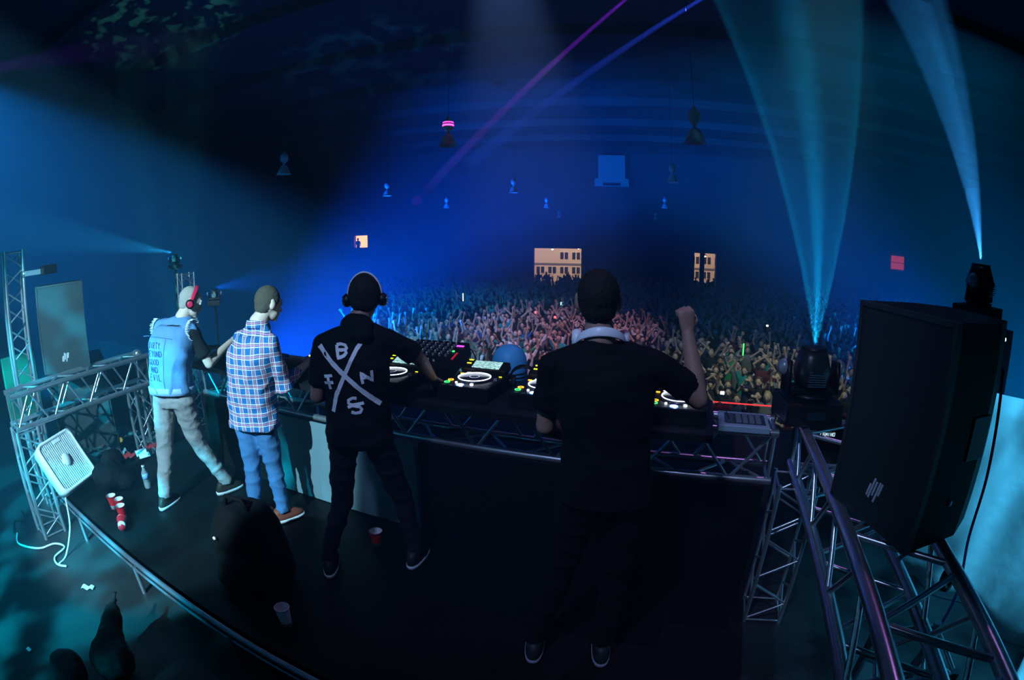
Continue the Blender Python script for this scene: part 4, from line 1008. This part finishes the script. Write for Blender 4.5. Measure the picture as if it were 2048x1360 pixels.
# --- painted X shirt DJ
J3 = dict(head=(-1.695, 2.235, 1.655), hf=(-.48, .86, -.30), neck=(-1.70, 2.17, 1.535), shL=(-1.885, 2.08, 1.425), shR=(-1.555, 2.235, 1.455), elL=(-1.915, 2.03, 1.135), haL=(-1.98, 2.30, 1.08),
          elR=(-1.475, 2.42, 1.30), haR=(-1.535, 2.66, 1.13), hnR=(0, 0, -1), curlR=.35, curlL=.5, hipL=(-1.835, 2.135, .90), hipR=(-1.655, 2.20, .90), knL=(-1.885, 2.10, .46), knR=(-1.60, 2.33, .46),
          anL=(-1.962, 1.98, .09), anR=(-1.535, 2.325, .09), f=(-.38, .925, 0), ftL=(-.5, .85, 0), ftR=(-.1, 1, 0))
p3, s3, V3 = person('person in black t-shirt with a big white painted X, working the decks in white-banded headphones', J3, skin,
    dict(shirt=cloth('black_x_tee', (.003, .0033, .004)), trousers=cloth('dark_jeans', (.010, .009, .016), .8, (40, .5, .004)), shoe=cloth('black_shoe', (.02, .02, .022), .5), sole=mat('sole_pale', (.6, .6, .66), .5),
         hair=cloth('dark_hair', (.012, .010, .009), .8, (120, .6, .004)), hem=.09, g=.026, hairv=.012, sleeve=.66, tw=.95))
r, f, u, R = frame(V3['hf'])
MB().loft([(V3['head'] + u * .060 + f * .06, r * .07, f * .02 ), (V3['head'] + u * .052 + f * .13, r * .062, f * .006)], 14, 0, 3).obj('cap_brim', blk_shirt, p3)
worn_headphones(V3, 'white-banded headphones worn by the DJ with the painted X on his back', mat('hp_white', (.85, .88, .92), .35), black, -1.3, mat('chrome_ring', (.7, .8, .85), .15, 1.0))
paint = mat('white_paint', (.92, .95, 1.0), .7)
blob([('ball', V3['neck'] - Vector((-.38, .925, 0)) * .035 - Vector((0, 0, .01)), (.098, .075, .062)), ('ball', V3['neck'] - Vector((-.38, .925, 0)) * .065 - Vector((0, 0, .055)), (.115, .05, .06))], 'hood', s3.data.materials[0], p3, .012, 3, .006, 9)
vd = Vector((-.635, .773, 0)); U3 = Vector((.773, .635, 0))
def px3(px, py):   # plane coords (metres) of a painted mark, measured from the middle of the back
    return ((px - 716) * .00262, -(py - 730) * .00262)
def P3(*a): return [px3(x, y) for x, y in a]
def zz(x, y): return (600 + x / 4.535, 540 + y / 4.535)
def Q3(*a): return P3(*[zz(*q) for q in a])
O3 = Vector((-1.755, 2.10, 1.275)) + U3 * .062 + Vector((0, 0, .022))
X3 = [(.026, Q3((200, 640), (300, 770), (410, 890), (520, 1000), (730, 1185))), (.020, Q3((620, 565), (540, 660), (480, 755), (410, 900), (325, 1080), (280, 1255))),
      (.016, Q3((362, 625), (368, 735), (420, 715), (445, 690), (435, 665), (365, 668))), (.016, Q3((362, 622), (400, 615), (440, 625), (450, 650), (435, 668))),
      (.015, Q3((225, 918), (300, 900))), (.015, Q3((222, 985), (305, 960))), (.015, Q3((258, 912), (262, 970), (275, 1035))),
      (.015, Q3((575, 970), (563, 868), (650, 935))), (.013, Q3((568, 920), (640, 912))), (.015, Q3((660, 850), (665, 950), (640, 925))),
      (.016, Q3((508, 1110), (470, 1108), (432, 1130), (430, 1160), (470, 1180), (530, 1190), (550, 1215), (530, 1245), (490, 1252), (450, 1240))), (.015, Q3((420, 1198), (480, 1172), (572, 1155)))]
strokes(p3, s3, O3, U3, (0, 0, 1), vd, X3, .02, paint, 'painted_marks')

# --- plaid shirt DJ
def plaid():
    m = bpy.data.materials.new('plaid'); m.use_nodes = True; nt = m.node_tree; b = nt.nodes['Principled BSDF']; b.inputs['Roughness'].default_value = .85; b.inputs['Specular IOR Level'].default_value = .15
    tc = nt.nodes.new('ShaderNodeTexCoord'); mp = nt.nodes.new('ShaderNodeMapping'); mp.inputs['Rotation'].default_value = (0, 0, math.radians(-38)); mp.inputs['Location'].default_value = (0, 0, 0)
    nz = nt.nodes.new('ShaderNodeTexNoise'); nz.inputs['Scale'].default_value = 6; nt.links.new(tc.outputs['Object'], nz.inputs['Vector'])
    vm = nt.nodes.new('ShaderNodeVectorMath'); vm.operation = 'SCALE'; vm.inputs['Scale'].default_value = .028; nt.links.new(nz.outputs['Color'], vm.inputs[0])
    va = nt.nodes.new('ShaderNodeVectorMath'); va.operation = 'ADD'; nt.links.new(tc.outputs['Object'], va.inputs[0]); nt.links.new(vm.outputs[0], va.inputs[1]); nt.links.new(va.outputs[0], mp.inputs[0])
    sp = nt.nodes.new('ShaderNodeSeparateXYZ'); nt.links.new(mp.outputs[0], sp.inputs[0])
    def band(src, per, ph, c, w):   # 1 inside a band centred at c (0..1) of half width w
        fr_ = M(nt, 'FRACT', M(nt, 'ADD', M(nt, 'DIVIDE', src, per), ph)); return M(nt, 'LESS_THAN', M(nt, 'ABSOLUTE', M(nt, 'SUBTRACT', fr_, c)), w)
    per = .066
    col = None
    def mixc(prev, fac, c, amt=1.0):
        mx = nt.nodes.new('ShaderNodeMix'); mx.data_type = 'RGBA'
        if isinstance(prev, tuple): mx.inputs[6].default_value = prev
        else: nt.links.new(prev, mx.inputs[6])
        mx.inputs[7].default_value = c; nt.links.new(M(nt, 'MULTIPLY', fac, amt), mx.inputs[0]); return mx.outputs[2]
    c = (.025, .15, .40, 1)
    for src in (sp.outputs[0], sp.outputs[2]):
        c = mixc(c, band(src, per, 0, .5, .09), (.62, .10, .14, 1), .50)
        c = mixc(c, band(src, per, 0, .32, .034), (.95, .93, .92, 1), .85)
        c = mixc(c, band(src, per, 0, .68, .034), (.95, .93, .92, 1), .85)
        c = mixc(c, band(src, per, 0, .5, .03), (.85, .55, .55, 1), .5)
        pass
    nt.links.new(c, b.inputs['Base Color'])
    nb = nt.nodes.new('ShaderNodeTexNoise'); nb.inputs['Scale'].default_value = 7; nt.links.new(tc.outputs['Object'], nb.inputs['Vector'])
    bp = nt.nodes.new('ShaderNodeBump'); bp.inputs['Strength'].default_value = .5; bp.inputs['Distance'].default_value = .03; nt.links.new(nb.outputs[0], bp.inputs['Height']); nt.links.new(bp.outputs[0], b.inputs['Normal'])
    return m
J2 = dict(head=(-2.640, 2.385, 1.580), hf=(.30, .92, -.30), hu=(.05, .25, 1), neck=(-2.675, 2.30, 1.465), shL=(-2.850, 2.27, 1.355), shR=(-2.510, 2.265, 1.345), elL=(-2.86, 2.52, 1.16), haL=(-2.705, 2.73, 1.12),
          elR=(-2.535, 2.36, 1.045), haR=(-2.585, 2.66, 1.115), hnR=(0, 0, -1), hnL=(0, 0, -1), curlR=.5, curlL=.55, hipL=(-2.835, 2.22, .86), hipR=(-2.665, 2.25, .86), knL=(-2.835, 2.215, .45), knR=(-2.69, 2.30, .45),
          anL=(-2.845, 2.165, .085), anR=(-2.665, 2.29, .085), f=(.1, 1, 0), ftR=(.35, .94, 0), bow=.035)
p2, s2, V2 = person('person in red, white and blue plaid shirt and blue jeans, leaning over the decks', J2, skin_pale,
    dict(shirt=plaid(), trousers=cloth('blue_jeans', (.06, .17, .36), .8, (40, .6, .004)), tname='jeans', shoe=cloth('red_brown_shoe', (.22, .06, .04), .6), sole=mat('sole_white', (.7, .7, .75), .5),
         hair=cloth('short_brown_hair', (.10, .085, .065), .9, (160, 1, .004)), hem=.17, hemw=1.06, g=.030, hairv=.003, sleeve=1.55, wr=.012))
cn = Vector(V2['neck']); 
mb = MB(); rr_ = []
for i in range(25):
    a = -PI * .25 + 2 * PI * .75 * i / 24; n = Vector((math.cos(a), -math.sin(a), 0)); rr_.append((cn + n * .078 + Vector((0, 0, -.012 + .012 * math.sin(a))), n * .006, Vector((0, 0, .026)) - n * .008))
mb.loft(rr_, 10, 0, 3).obj('collar', s2.data.materials[0], p2)
# --- denim vest DJ
denim = mat('denim', (.13, .29, .54), .85, bump=(70, .5, .004), var=(9, .28), spec=.15)
J1 = dict(head=(-3.465, 2.275, 1.590), hf=(.55, .80, -.42), hu=(.10, .15, 1), neck=(-3.50, 2.20, 1.48), shL=(-3.685, 2.06, 1.405), shR=(-3.350, 2.185, 1.395), elL=(-3.80, 2.20, 1.15), haL=(-3.68, 2.58, 1.16),
          elR=(-3.310, 2.29, 1.125), haR=(-3.40, 2.60, 1.225), hnR=(0, .4, -1), hnL=(0, 0, -1), curlR=.45, curlL=.5, hipL=(-3.660, 2.02, .87), hipR=(-3.475, 2.09, .87), knL=(-3.70, 1.96, .49), knR=(-3.50, 2.17, .52),
          anL=(-3.675, 1.835, .085), anR=(-3.440, 2.345, .085), f=(-.25, .97, 0), ftR=(.2, .98, 0), bow=.03)
p1, s1, V1 = person('person in faded sleeveless denim vest over black t-shirt, grey trousers, at the far left decks', J1, skin_pale,
    dict(shirt=cloth('black_under_tee', (.012, .014, .018)), trousers=cloth('grey_trousers', (.30, .27, .27), .85, (6, .9, .04)), shoe=cloth('dark_boot', (.03, .025, .02), .5), sole=mat('sole_pale', (.6, .6, .66), .5),
         hair=cloth('grey_buzz_hair', (.42, .40, .36), .9, (200, 1, .003)), hem=.03, g=.016, hairv=-.001, sleeve=.62, tw=1.12))
mb = MB(); rg, P, Sm = torso_rings(J1, .040)
mb.loft(rg[0:1] + rg, 26, 0, 2.4)
for s in 'LR': mb.cap(Vector(J1['neck']) - Vector((0, 0, .05)), .080, Vector(J1['sh' + s]) + (Sm - Vector(J1['sh' + s])) * .10 - Vector((0, 0, .004)), .070, 14)
vest = finish(mb, 'denim_vest', denim, p1, .010, 2, .012, 6, (1, 1, .7))
mb = MB(); mb.loft([(rg[0][0] - Vector((0, 0, .01)), rg[0][1] * 1.01, rg[0][2] * 1.01), (rg[0][0] + Vector((0, 0, .045)), rg[0][1] * 1.02, rg[0][2] * 1.02)], 40, 0, 2.4)
mb.obj('waistband', mat('denim_light', (.34, .52, .74), .85, bump=(70, .5, .004), var=(20, .3)), vest)
rr_ = []; cn = V1['neck']
for i in range(25):
    a = -PI * .2 + 2 * PI * .7 * i / 24; n = Vector((math.cos(a), -math.sin(a), 0)); rr_.append((cn + n * .085 + Vector((0, 0, -.02)), n * .007, Vector((0, 0, .03)) - n * .012))
MB().loft(rr_, 10, 0, 3).obj('collar', denim, vest)
fg = MB(); random.seed(3)
for s in 'LR':
    sh = Vector(J1['sh' + s]); el = Vector(J1['el' + s]); d_ = (sh - Sm).normalized(); c = sh + d_ * .012
    a1 = d_.orthogonal().normalized(); a2 = d_.cross(a1)
    for k in range(40):
        a = 2 * PI * k / 40; e = a1 * math.cos(a) + a2 * math.sin(a)
        p = c + e * .074 * random.uniform(.97, 1.05); fg.cone(p - d_ * .02, .006, p + d_ * random.uniform(.004, .018) + e * .006, .002, 5)
o = fg.obj('frayed_edge', mat('fray_white', (.75, .80, .85), .9), vest); o['kind'] = 'stuff'
FONT = {'D': [[(0, 0), (0, 1)], [(0, 1), (.5, .85), (.62, .5), (.5, .12), (0, 0)]], 'I': [[(.3, 0), (.3, 1)]], 'R': [[(0, 0), (0, 1), (.5, .9), (.5, .6), (0, .5), (.6, 0)]], 'T': [[(0, 1), (.7, 1)], [(.35, 1), (.35, 0)]],
        'Y': [[(0, 1), (.3, .5), (.6, 1)], [(.3, .5), (.3, 0)]], 'B': [[(0, 0), (0, 1), (.5, .85), (.4, .55), (0, .5), (.55, .3), (.4, .03), (0, 0)]], 'E': [[(.5, 1), (0, 1), (0, 0), (.5, 0)], [(0, .5), (.4, .5)]],
        'O': [[(.3, 0), (0, .3), (.05, .8), (.35, 1), (.6, .7), (.55, .2), (.3, 0)]], 'N': [[(0, 0), (0, 1), (.55, 0), (.55, 1)]], 'G': [[(.6, .85), (.3, 1), (0, .6), (.1, .1), (.5, 0), (.6, .4), (.35, .4)]],
        'A': [[(0, 0), (.3, 1), (.6, 0)], [(.1, .4), (.5, .4)]], 'V': [[(0, 1), (.3, 0), (.6, 1)]], 'L': [[(0, 1), (0, 0), (.5, 0)]]}
def word(w, u0, v0, sz, sp=.85):
    out = []
    for i, ch in enumerate(w):
        for s in FONT[ch]: out.append([(u0 + (x + i * sp) * sz, v0 + y * sz * 1.25) for x, y in s])
    return out
vd1 = Vector((-.55, .83, 0)); U1 = Vector((.83, .55, 0)); O1 = Vector((-3.57, 2.03, 1.235))
wl = word('DIRTY', -.105, .055, .034) + word('BEYOND', -.125, -.005, .034) + word('GOOD', -.105, -.065, .034) + word('AND', -.10, -.125, .036) + word('EVIL', -.11, -.185, .038)
strokes(vest, vest, O1, U1, (0, 0, 1), vd1, wl, .0055, mat('marker_ink', (.02, .05, .16), .7), 'lettering', .003, .008)
strokes(vest, vest, O1, U1, (0, 0, 1), vd1, [[(-.18, .135), (0, .135), (.15, .12)], [(.085, .125), (.06, 0), (.035, -.15), (.03, -.30)]], .005, mat('seam_dark', (.06, .14, .28), .8), 'seam', .003, .01)
worn_headphones(V1, 'black headphones with a red band worn by the DJ in the denim vest', mat('hp_red', (.75, .02, .08), .35), black, .5, mat('hp_red', (.75, .02, .08), .35))

# ------------------------------------------------------------------ crowd
random.seed(21)
crowd_skin = [mat('crowd_skin', (.72, .50, .42), .6), mat('crowd_skin_dark', (.40, .24, .17), .6)]
crowd_hair = [mat('crowd_hair_dark', (.02, .015, .012), .8), mat('crowd_hair_brown', (.12, .07, .04), .8), mat('crowd_hair_fair', (.45, .33, .18), .8)]
SH = {'black': (.015, .015, .02), 'navy': (.02, .03, .09), 'white': (.75, .76, .78), 'grey': (.22, .23, .25), 'teal': (.03, .35, .38), 'green': (.03, .35, .12), 'maroon': (.14, .02, .04), 'blue': (.04, .12, .40)}
shirt_m = {k: mat('crowd_shirt_' + k, c, .85) for k, c in SH.items()}
crowd_trs = mat('crowd_trousers', (.03, .035, .06), .85)
def crowd_mesh(pose, female, vox=.026, low=False):
    """one spectator facing -y, feet at the origin"""
    hs = 1.06; z0 = 0
    sk_, st_, tr_, hr_ = MB(), MB(), MB(), MB()
    n = 8 if low else 12
    shz = 1.43; hd = Vector((0, -.02, 1.62)); shx = .165 if female else .19
    tr_.cap((-.09, 0, .88), .10, (-.11, -.02, .48), .07, n); tr_.cap((-.11, -.02, .48), .065, (-.12, .02, .08), .05, n)
    tr_.cap((.09, 0, .88), .10, (.11, -.02, .48), .07, n); tr_.cap((.11, -.02, .48), .065, (.12, .02, .08), .05, n)
    for s in (-1, 1): tr_.cap((s * .12, .03, .04), .04, (s * .12, -.12, .035), .035, n)
    st_.loft([((0, 0, .84), (.16, 0, 0), (0, .115, 0)), ((0, 0, 1.05), (.145 if female else .165, 0, 0), (0, .11, 0)), ((0, 0, 1.28), (.175, 0, 0), (0, .12, 0)), ((0, 0, shz), (shx, 0, 0), (0, .09, 0)), ((0, 0, 1.50), (.07, 0, 0), (0, .06, 0))], 14, 0, 2.3)
    sk_.cap((0, 0, 1.42), .055, (0, -.01, 1.55), .05, n)
    sk_.ball(hd, (.076 * hs, .092 * hs, .105 * hs), 14, 10); sk_.ball(hd + Vector((0, -.03, -.055)), (.052, .055, .055), 10, 8)
    sk_.cap(hd + Vector((0, -.09, .0)), .012, hd + Vector((0, -.108, -.03)), .015, 6)
    for s in (-1, 1): sk_.ball(hd + Vector((s * .082, .0, -.01)), (.012, .02, .03), 8, 6)
    hr_.ball(hd + Vector((0, .022, .028)), (.086 * hs, .094 * hs, .098 * hs), 14, 10)
    if female: hr_.loft([(hd + Vector((0, .045, .03)), (.088, 0, 0), (0, .06, 0)), (hd + Vector((0, .065, -.12)), (.088, 0, 0), (0, .045, 0)), (hd + Vector((0, .085, -.26)), (.07, 0, 0), (0, .03, 0))], 12, 0, 2.3)
    arms = {'up': ((.30, -.02, 1.68, .26, -.10, 1.98), (-.30, -.02, 1.68, -.26, -.10, 1.98)), 'vee': ((.36, -.03, 1.62, .50, -.10, 1.88), (-.36, -.03, 1.62, -.50, -.10, 1.88)),
            'right': ((.32, -.20, 1.22, .20, -.38, 1.12), (-.28, -.04, 1.70, -.22, -.14, 1.98)), 'left': ((.28, -.04, 1.70, .30, -.14, 1.98), (-.32, -.1, 1.2, -.24, -.34, 1.10)),
            'clap': ((.28, -.12, 1.66, .05, -.18, 1.86), (-.28, -.12, 1.66, -.05, -.18, 1.86)), 'phone': ((.24, -.24, 1.34, .07, -.34, 1.62), (-.24, -.24, 1.34, -.07, -.34, 1.62)),
            'reach': ((.30, -.26, 1.50, .34, -.50, 1.72), (-.28, -.28, 1.46, -.26, -.54, 1.62)), 'down': ((.27, .02, 1.16, .24, -.14, .94), (-.27, .02, 1.16, -.24, -.14, .94)),
            'rail': ((.30, -.16, 1.18, .16, -.42, 1.20), (-.30, -.16, 1.18, -.14, -.42, 1.20)), 'fist': ((.30, -.15, 1.22, .22, -.34, 1.30), (-.30, -.14, 1.64, -.30, -.34, 1.88)),
            'cheer': ((.34, -.10, 1.60, .26, -.22, 1.88), (-.22, -.22, 1.36, -.12, -.30, 1.50))}[pose]
    for k, a in enumerate(arms):
        s = 1 if k == 0 else -1; sh = Vector((s * shx * .95, 0, shz - .02)); el = Vector(a[:3]); ha = Vector(a[3:])
        st_.cap(sh, .062, sh.lerp(el, .55), .055, n); sk_.cap(sh.lerp(el, .4), .043, el, .040, n); sk_.cap(el, .040, ha, .029, n)
        d = (ha - el).normalized()
        sk_.cap(ha, .030, ha + d * .07, .036, n)
        side = Vector((1, 0, 0)) if abs(d.x) < .8 else Vector((0, 0, 1)); side = (side - d * side.dot(d)).normalized()
        if pose in ('fist', 'rail', 'phone'): sk_.ball(ha + d * .06, .048, 8, 6)
        else:
            for q in (-1.5, -.5, .5, 1.5): sk_.cap(ha + d * .08 + side * q * .018, .013, ha + d * (.165 - .01 * abs(q)) + side * q * .034, .011, 5)
            sk_.cap(ha + d * .02 - side * s * .02, .015, ha + d * .08 - side * s * .075, .012, 5)
    V, F, MI = [], [], []
    parts = ((sk_, 0), (st_, 1), (tr_, 2), (hr_, 3))
    for mb, mi in parts:
        if low: vs, fs = mb.v, mb.f
        else:
            o = mb.obj('tmp', []); r = o.modifiers.new('r', 'REMESH'); r.mode = 'VOXEL'; r.voxel_size = vox if mi else vox * .62; r.use_smooth_shade = True
            s_ = o.modifiers.new('s', 'SMOOTH'); s_.iterations = 1
            dg = bpy.context.evaluated_depsgraph_get(); me = o.evaluated_get(dg).to_mesh()
            vs = [tuple(v.co) for v in me.vertices]; fs = [tuple(p.vertices) for p in me.polygons]; o.evaluated_get(dg).to_mesh_clear(); m0 = o.data; bpy.data.objects.remove(o); bpy.data.meshes.remove(m0)
        k = len(V); V += vs; F += [tuple(i + k for i in q) for q in fs]; MI += [mi] * len(fs)
    if not low:   # eyes, brows and mouth as small dark shapes
        fb_ = MB()
        for s in (-1, 1): fb_.ball(hd + Vector((s * .032, -.088, .012)), (.014, .008, .009), 6, 4)
        fb_.ball(hd + Vector((0, -.088, -.062)), (.024, .010, .009 if pose in ('down', 'phone') else .016), 6, 4)
        k = len(V); V += fb_.v; F += [tuple(i + k for i in q) for q in fb_.f]; MI += [3] * len(fb_.f)
    return V, F, MI
POSES = {'up': 'both arms straight up', 'vee': 'both arms raised in a V', 'right': 'one arm raised high', 'left': 'one hand raised, other arm bent', 'clap': 'hands together overhead', 'phone': 'hands held up before the face',
         'reach': 'both hands reaching forward', 'down': 'arms down', 'rail': 'leaning on the barrier', 'fist': 'fist in the air', 'cheer': 'one arm curved overhead'}
protos = {}
for ps in POSES:
    for fem in (0, 1):
        if ps in ('fist', 'cheer', 'left', 'clap') and fem: continue
        V, F, MI = crowd_mesh(ps, fem); me = bpy.data.meshes.new('person'); me.from_pydata(V, [], F); me.polygons.foreach_set('material_index', MI)
        me.polygons.foreach_set('use_smooth', [True] * len(F)); me.update()
        for m in (crowd_skin[0], shirt_m['black'], crowd_trs, crowd_hair[0]): me.materials.append(m)
        protos[(ps, fem)] = me
def spots():
    out = []; y = 11.15; row = 0
    while y < 40.5:
        st = .66 + .010 * (y - 11); x = -.86 * y + (row % 2) * st / 2
        while x < .42 * y:
            px, py = x + random.uniform(-.16, .16), y + random.uniform(-.14, .14)
            if math.degrees(math.atan2(px, py)) > -39: out.append((px, py, row))
            x += st
        y += .62 + .012 * (y - 11); row += 1
    return out
SP = spots()
def in_view(x, y): a = math.degrees(math.atan2(x, y)); return -36.5 < a < 20.5
near = [s for s in SP if in_view(s[0], s[1])][:300]; nk = set(near)
far = [s for s in SP if s not in nk and -s[0] * math.sin(HA) + s[1] * math.cos(HA) < 41.2 and s[0] * math.cos(HA) + s[1] * math.sin(HA) > -28.5]
def where(x, y):
    a = math.degrees(math.atan2(x, y))
    for lim, tx in ((-31, 'right beside the painted X shirt DJ'), (-26, 'above the big black mixer'), (-21, 'above the leftmost lit deck'), (-16.5, 'below the wide doorway'), (-9, 'behind the plain black DJ'), (-3, 'left of the raised fist'), (2, 'right of the raised forearm'), (7, 'above the pad controller'), (12, 'left of the booth moving head'), (17, 'behind the booth moving head'), (99, 'beside the right loudspeaker')):
        if a < lim: return tx
rows_tx = lambda r: ('front row', 'second row', 'third row', 'fourth row', 'fifth row', 'sixth row')[r] if r < 6 else ('middle rows' if r < 12 else 'deep in the crowd')
G = 'concertgoers packed on the hall floor'
used_l = set()
for x, y, row in near:
  for attempt in range(60):
    ps = random.choice(['up', 'up', 'vee', 'right', 'right', 'left', 'clap', 'phone', 'reach', 'down', 'fist', 'cheer'] if row > 0 else ['rail', 'rail', 'up', 'reach', 'right', 'fist', 'down'])
    fem = random.random() < .45
    if (ps, int(fem)) not in protos: fem = False
    col = random.choices(list(SH), [40, 18, 9, 14, 6, 2, 5, 6])[0]
    hair = random.choices([0, 1, 2], [5, 4, 2])[0]
    lab = '%s %s in %s top, %s, %s, %s' % (('dark', 'brown', 'fair')[hair] + '-haired', 'woman' if fem else 'man', col, POSES[ps], rows_tx(row), where(x, y))
    if len(lab.split()) > 16: lab = lab.replace(' top', '').replace('the ', '')
    if len(lab.split()) > 16: lab = lab.replace(', other arm bent', '').replace(' before face', '')
    if len(lab.split()) <= 16 and lab not in used_l: break
  used_l.add(lab)
  me = protos[(ps, int(fem))]
  o = bpy.data.objects.new('person', me); COL.objects.link(o)
  s = random.uniform(.93, 1.06); o.scale = (s, s, s)
  o.location = (x, y, ZF); o.rotation_euler = (random.uniform(-.06, .06), random.uniform(-.06, .06), math.atan2(-(x + 1), y - 3) + random.uniform(-.35, .35))
  for i, m in ((0, crowd_skin[0 if random.random() < .88 else 1]), (1, shirt_m[col]), (3, crowd_hair[hair])):
      o.material_slots[i].link = 'OBJECT'; o.material_slots[i].material = m
  tag(o, lab, 'person', G)
low = [crowd_mesh(ps, f, low=True) for ps, f in (('up', 0), ('right', 1), ('down', 0), ('vee', 0), ('left', 0), ('down', 1), ('clap', 0))]
yard = [(random.uniform(-13, 13), random.uniform(43, 50)) for _ in range(90)]
def mass(pts, name, label, srcs):
    VV, FF, MM = [], [], []
    for x, y in pts:
        V, F, MI = random.choice(srcs); s = random.uniform(.93, 1.07); a = random.uniform(-.4, .4); c, n_ = math.cos(a) * s, math.sin(a) * s; b = len(VV)
        VV += [(x + v[0] * c - v[1] * n_, y + v[0] * n_ + v[1] * c, ZF + v[2] * s) for v in V]; FF += [tuple(i + b for i in f) for f in F]; q = random.choice((0, 0, 1, 2))
        MM += [{0: 0, 1: 3 + q, 2: 1, 3: 2}[m] for m in MI]
    me = bpy.data.meshes.new(name); me.from_pydata(VV, [], FF); me.polygons.foreach_set('material_index', MM); me.polygons.foreach_set('use_smooth', [True] * len(FF)); me.update()
    for m in (crowd_skin[0], crowd_trs, crowd_hair[0], shirt_m['black'], shirt_m['white'], shirt_m['navy']): me.materials.append(m)
    o = bpy.data.objects.new(name, me); COL.objects.link(o); tag(o, label, 'crowd', kind='stuff')
mass([(a, b) for a, b, _ in far], 'crowd', 'dense distant crowd filling the back of the hall', low)
mass([H(a, b, 0)[:2] for a, b in yard], 'crowd', 'people standing in the lit yard beyond the doorways', [low[2], low[5]])
o = bpy.data.objects.new('person', protos[('down', 0)]); COL.objects.link(o); o.location = H(-22.8, YW - .5, .62)
for i in range(4): o.material_slots[i].link = 'OBJECT'; o.material_slots[i].material = shirt_m['black']  # painted black all over, backlit shade put into the colour
tag(o, 'dark figure standing in front of the orange lit window', 'person')
blc = empty('balcony', 'narrow dark balcony below the orange lit window', 'balcony', H(-22.8, YW - .55, .5), HA)
MB().box((0, 0, .05), (3.0, 1.0, .12)).obj('platform', dark_cloth, blc)
MB().box((0, -.46, .55), (3.0, .05, .9)).obj('parapet', dark_cloth, blc)
# glow sticks, phones, bright things held up in the crowd
def spot_at(az, y, z): return (y * math.tan(math.radians(az)), y, z)
def glow(nm, loc, size, m, lab, cat):
    tag(MB().box((0, 0, 0), size, bev=min(size) * .3).obj(nm, m, loc=loc), lab, cat)
for a in (('glow_stick', (1.26, 14.5, -.86), (.03, .03, .34), led_g, 'green glow stick held up in the right half of the crowd', 'glow stick'),
          ('glow_stick', (-11.9, 24.0, -1.0), (.04, .04, .40), em('stick_pale', (.6, 1, .7), 4), 'pale glow stick held high at the far left of the crowd', 'glow stick'),
          ('phone', (-6.4, 23.0, -.98), (.10, .02, .14), em('phone_cyan', (.2, .8, 1), 6), 'cyan glowing phone held up left of the plain black DJ', 'phone'),
          ('glow_badge', (-6.64, 20.0, -1.0), (.10, .04, .10), em('badge_red', (1, .1, .15), 3), 'red light held up below the wide doorway, left one of two', 'light'),
          ('glow_badge', (-5.54, 19.0, -1.0), (.09, .04, .09), em('badge_red', (1, .1, .15), 3), 'red light held up below the wide doorway, right one of two', 'light'),
          ('phone', (.58, 10.95, -1.14), (.09, .02, .07), em('phone_white', (.8, .95, 1), 4), 'white lit phone held over the barrier right of the raised forearm', 'phone'),
          ('phone', (1.97, 10.9, -.98), (.08, .02, .07), em('phone_white', (.8, .95, 1), 4), 'white lit phone held over the barrier beside the booth moving head', 'phone'),
          ('phone', (2.62, 20.0, -.95), (.09, .02, .06), em('phone_white', (.8, .95, 1), 4), 'small white phone light deep in the right half of the crowd', 'phone')):
    glow(*a)
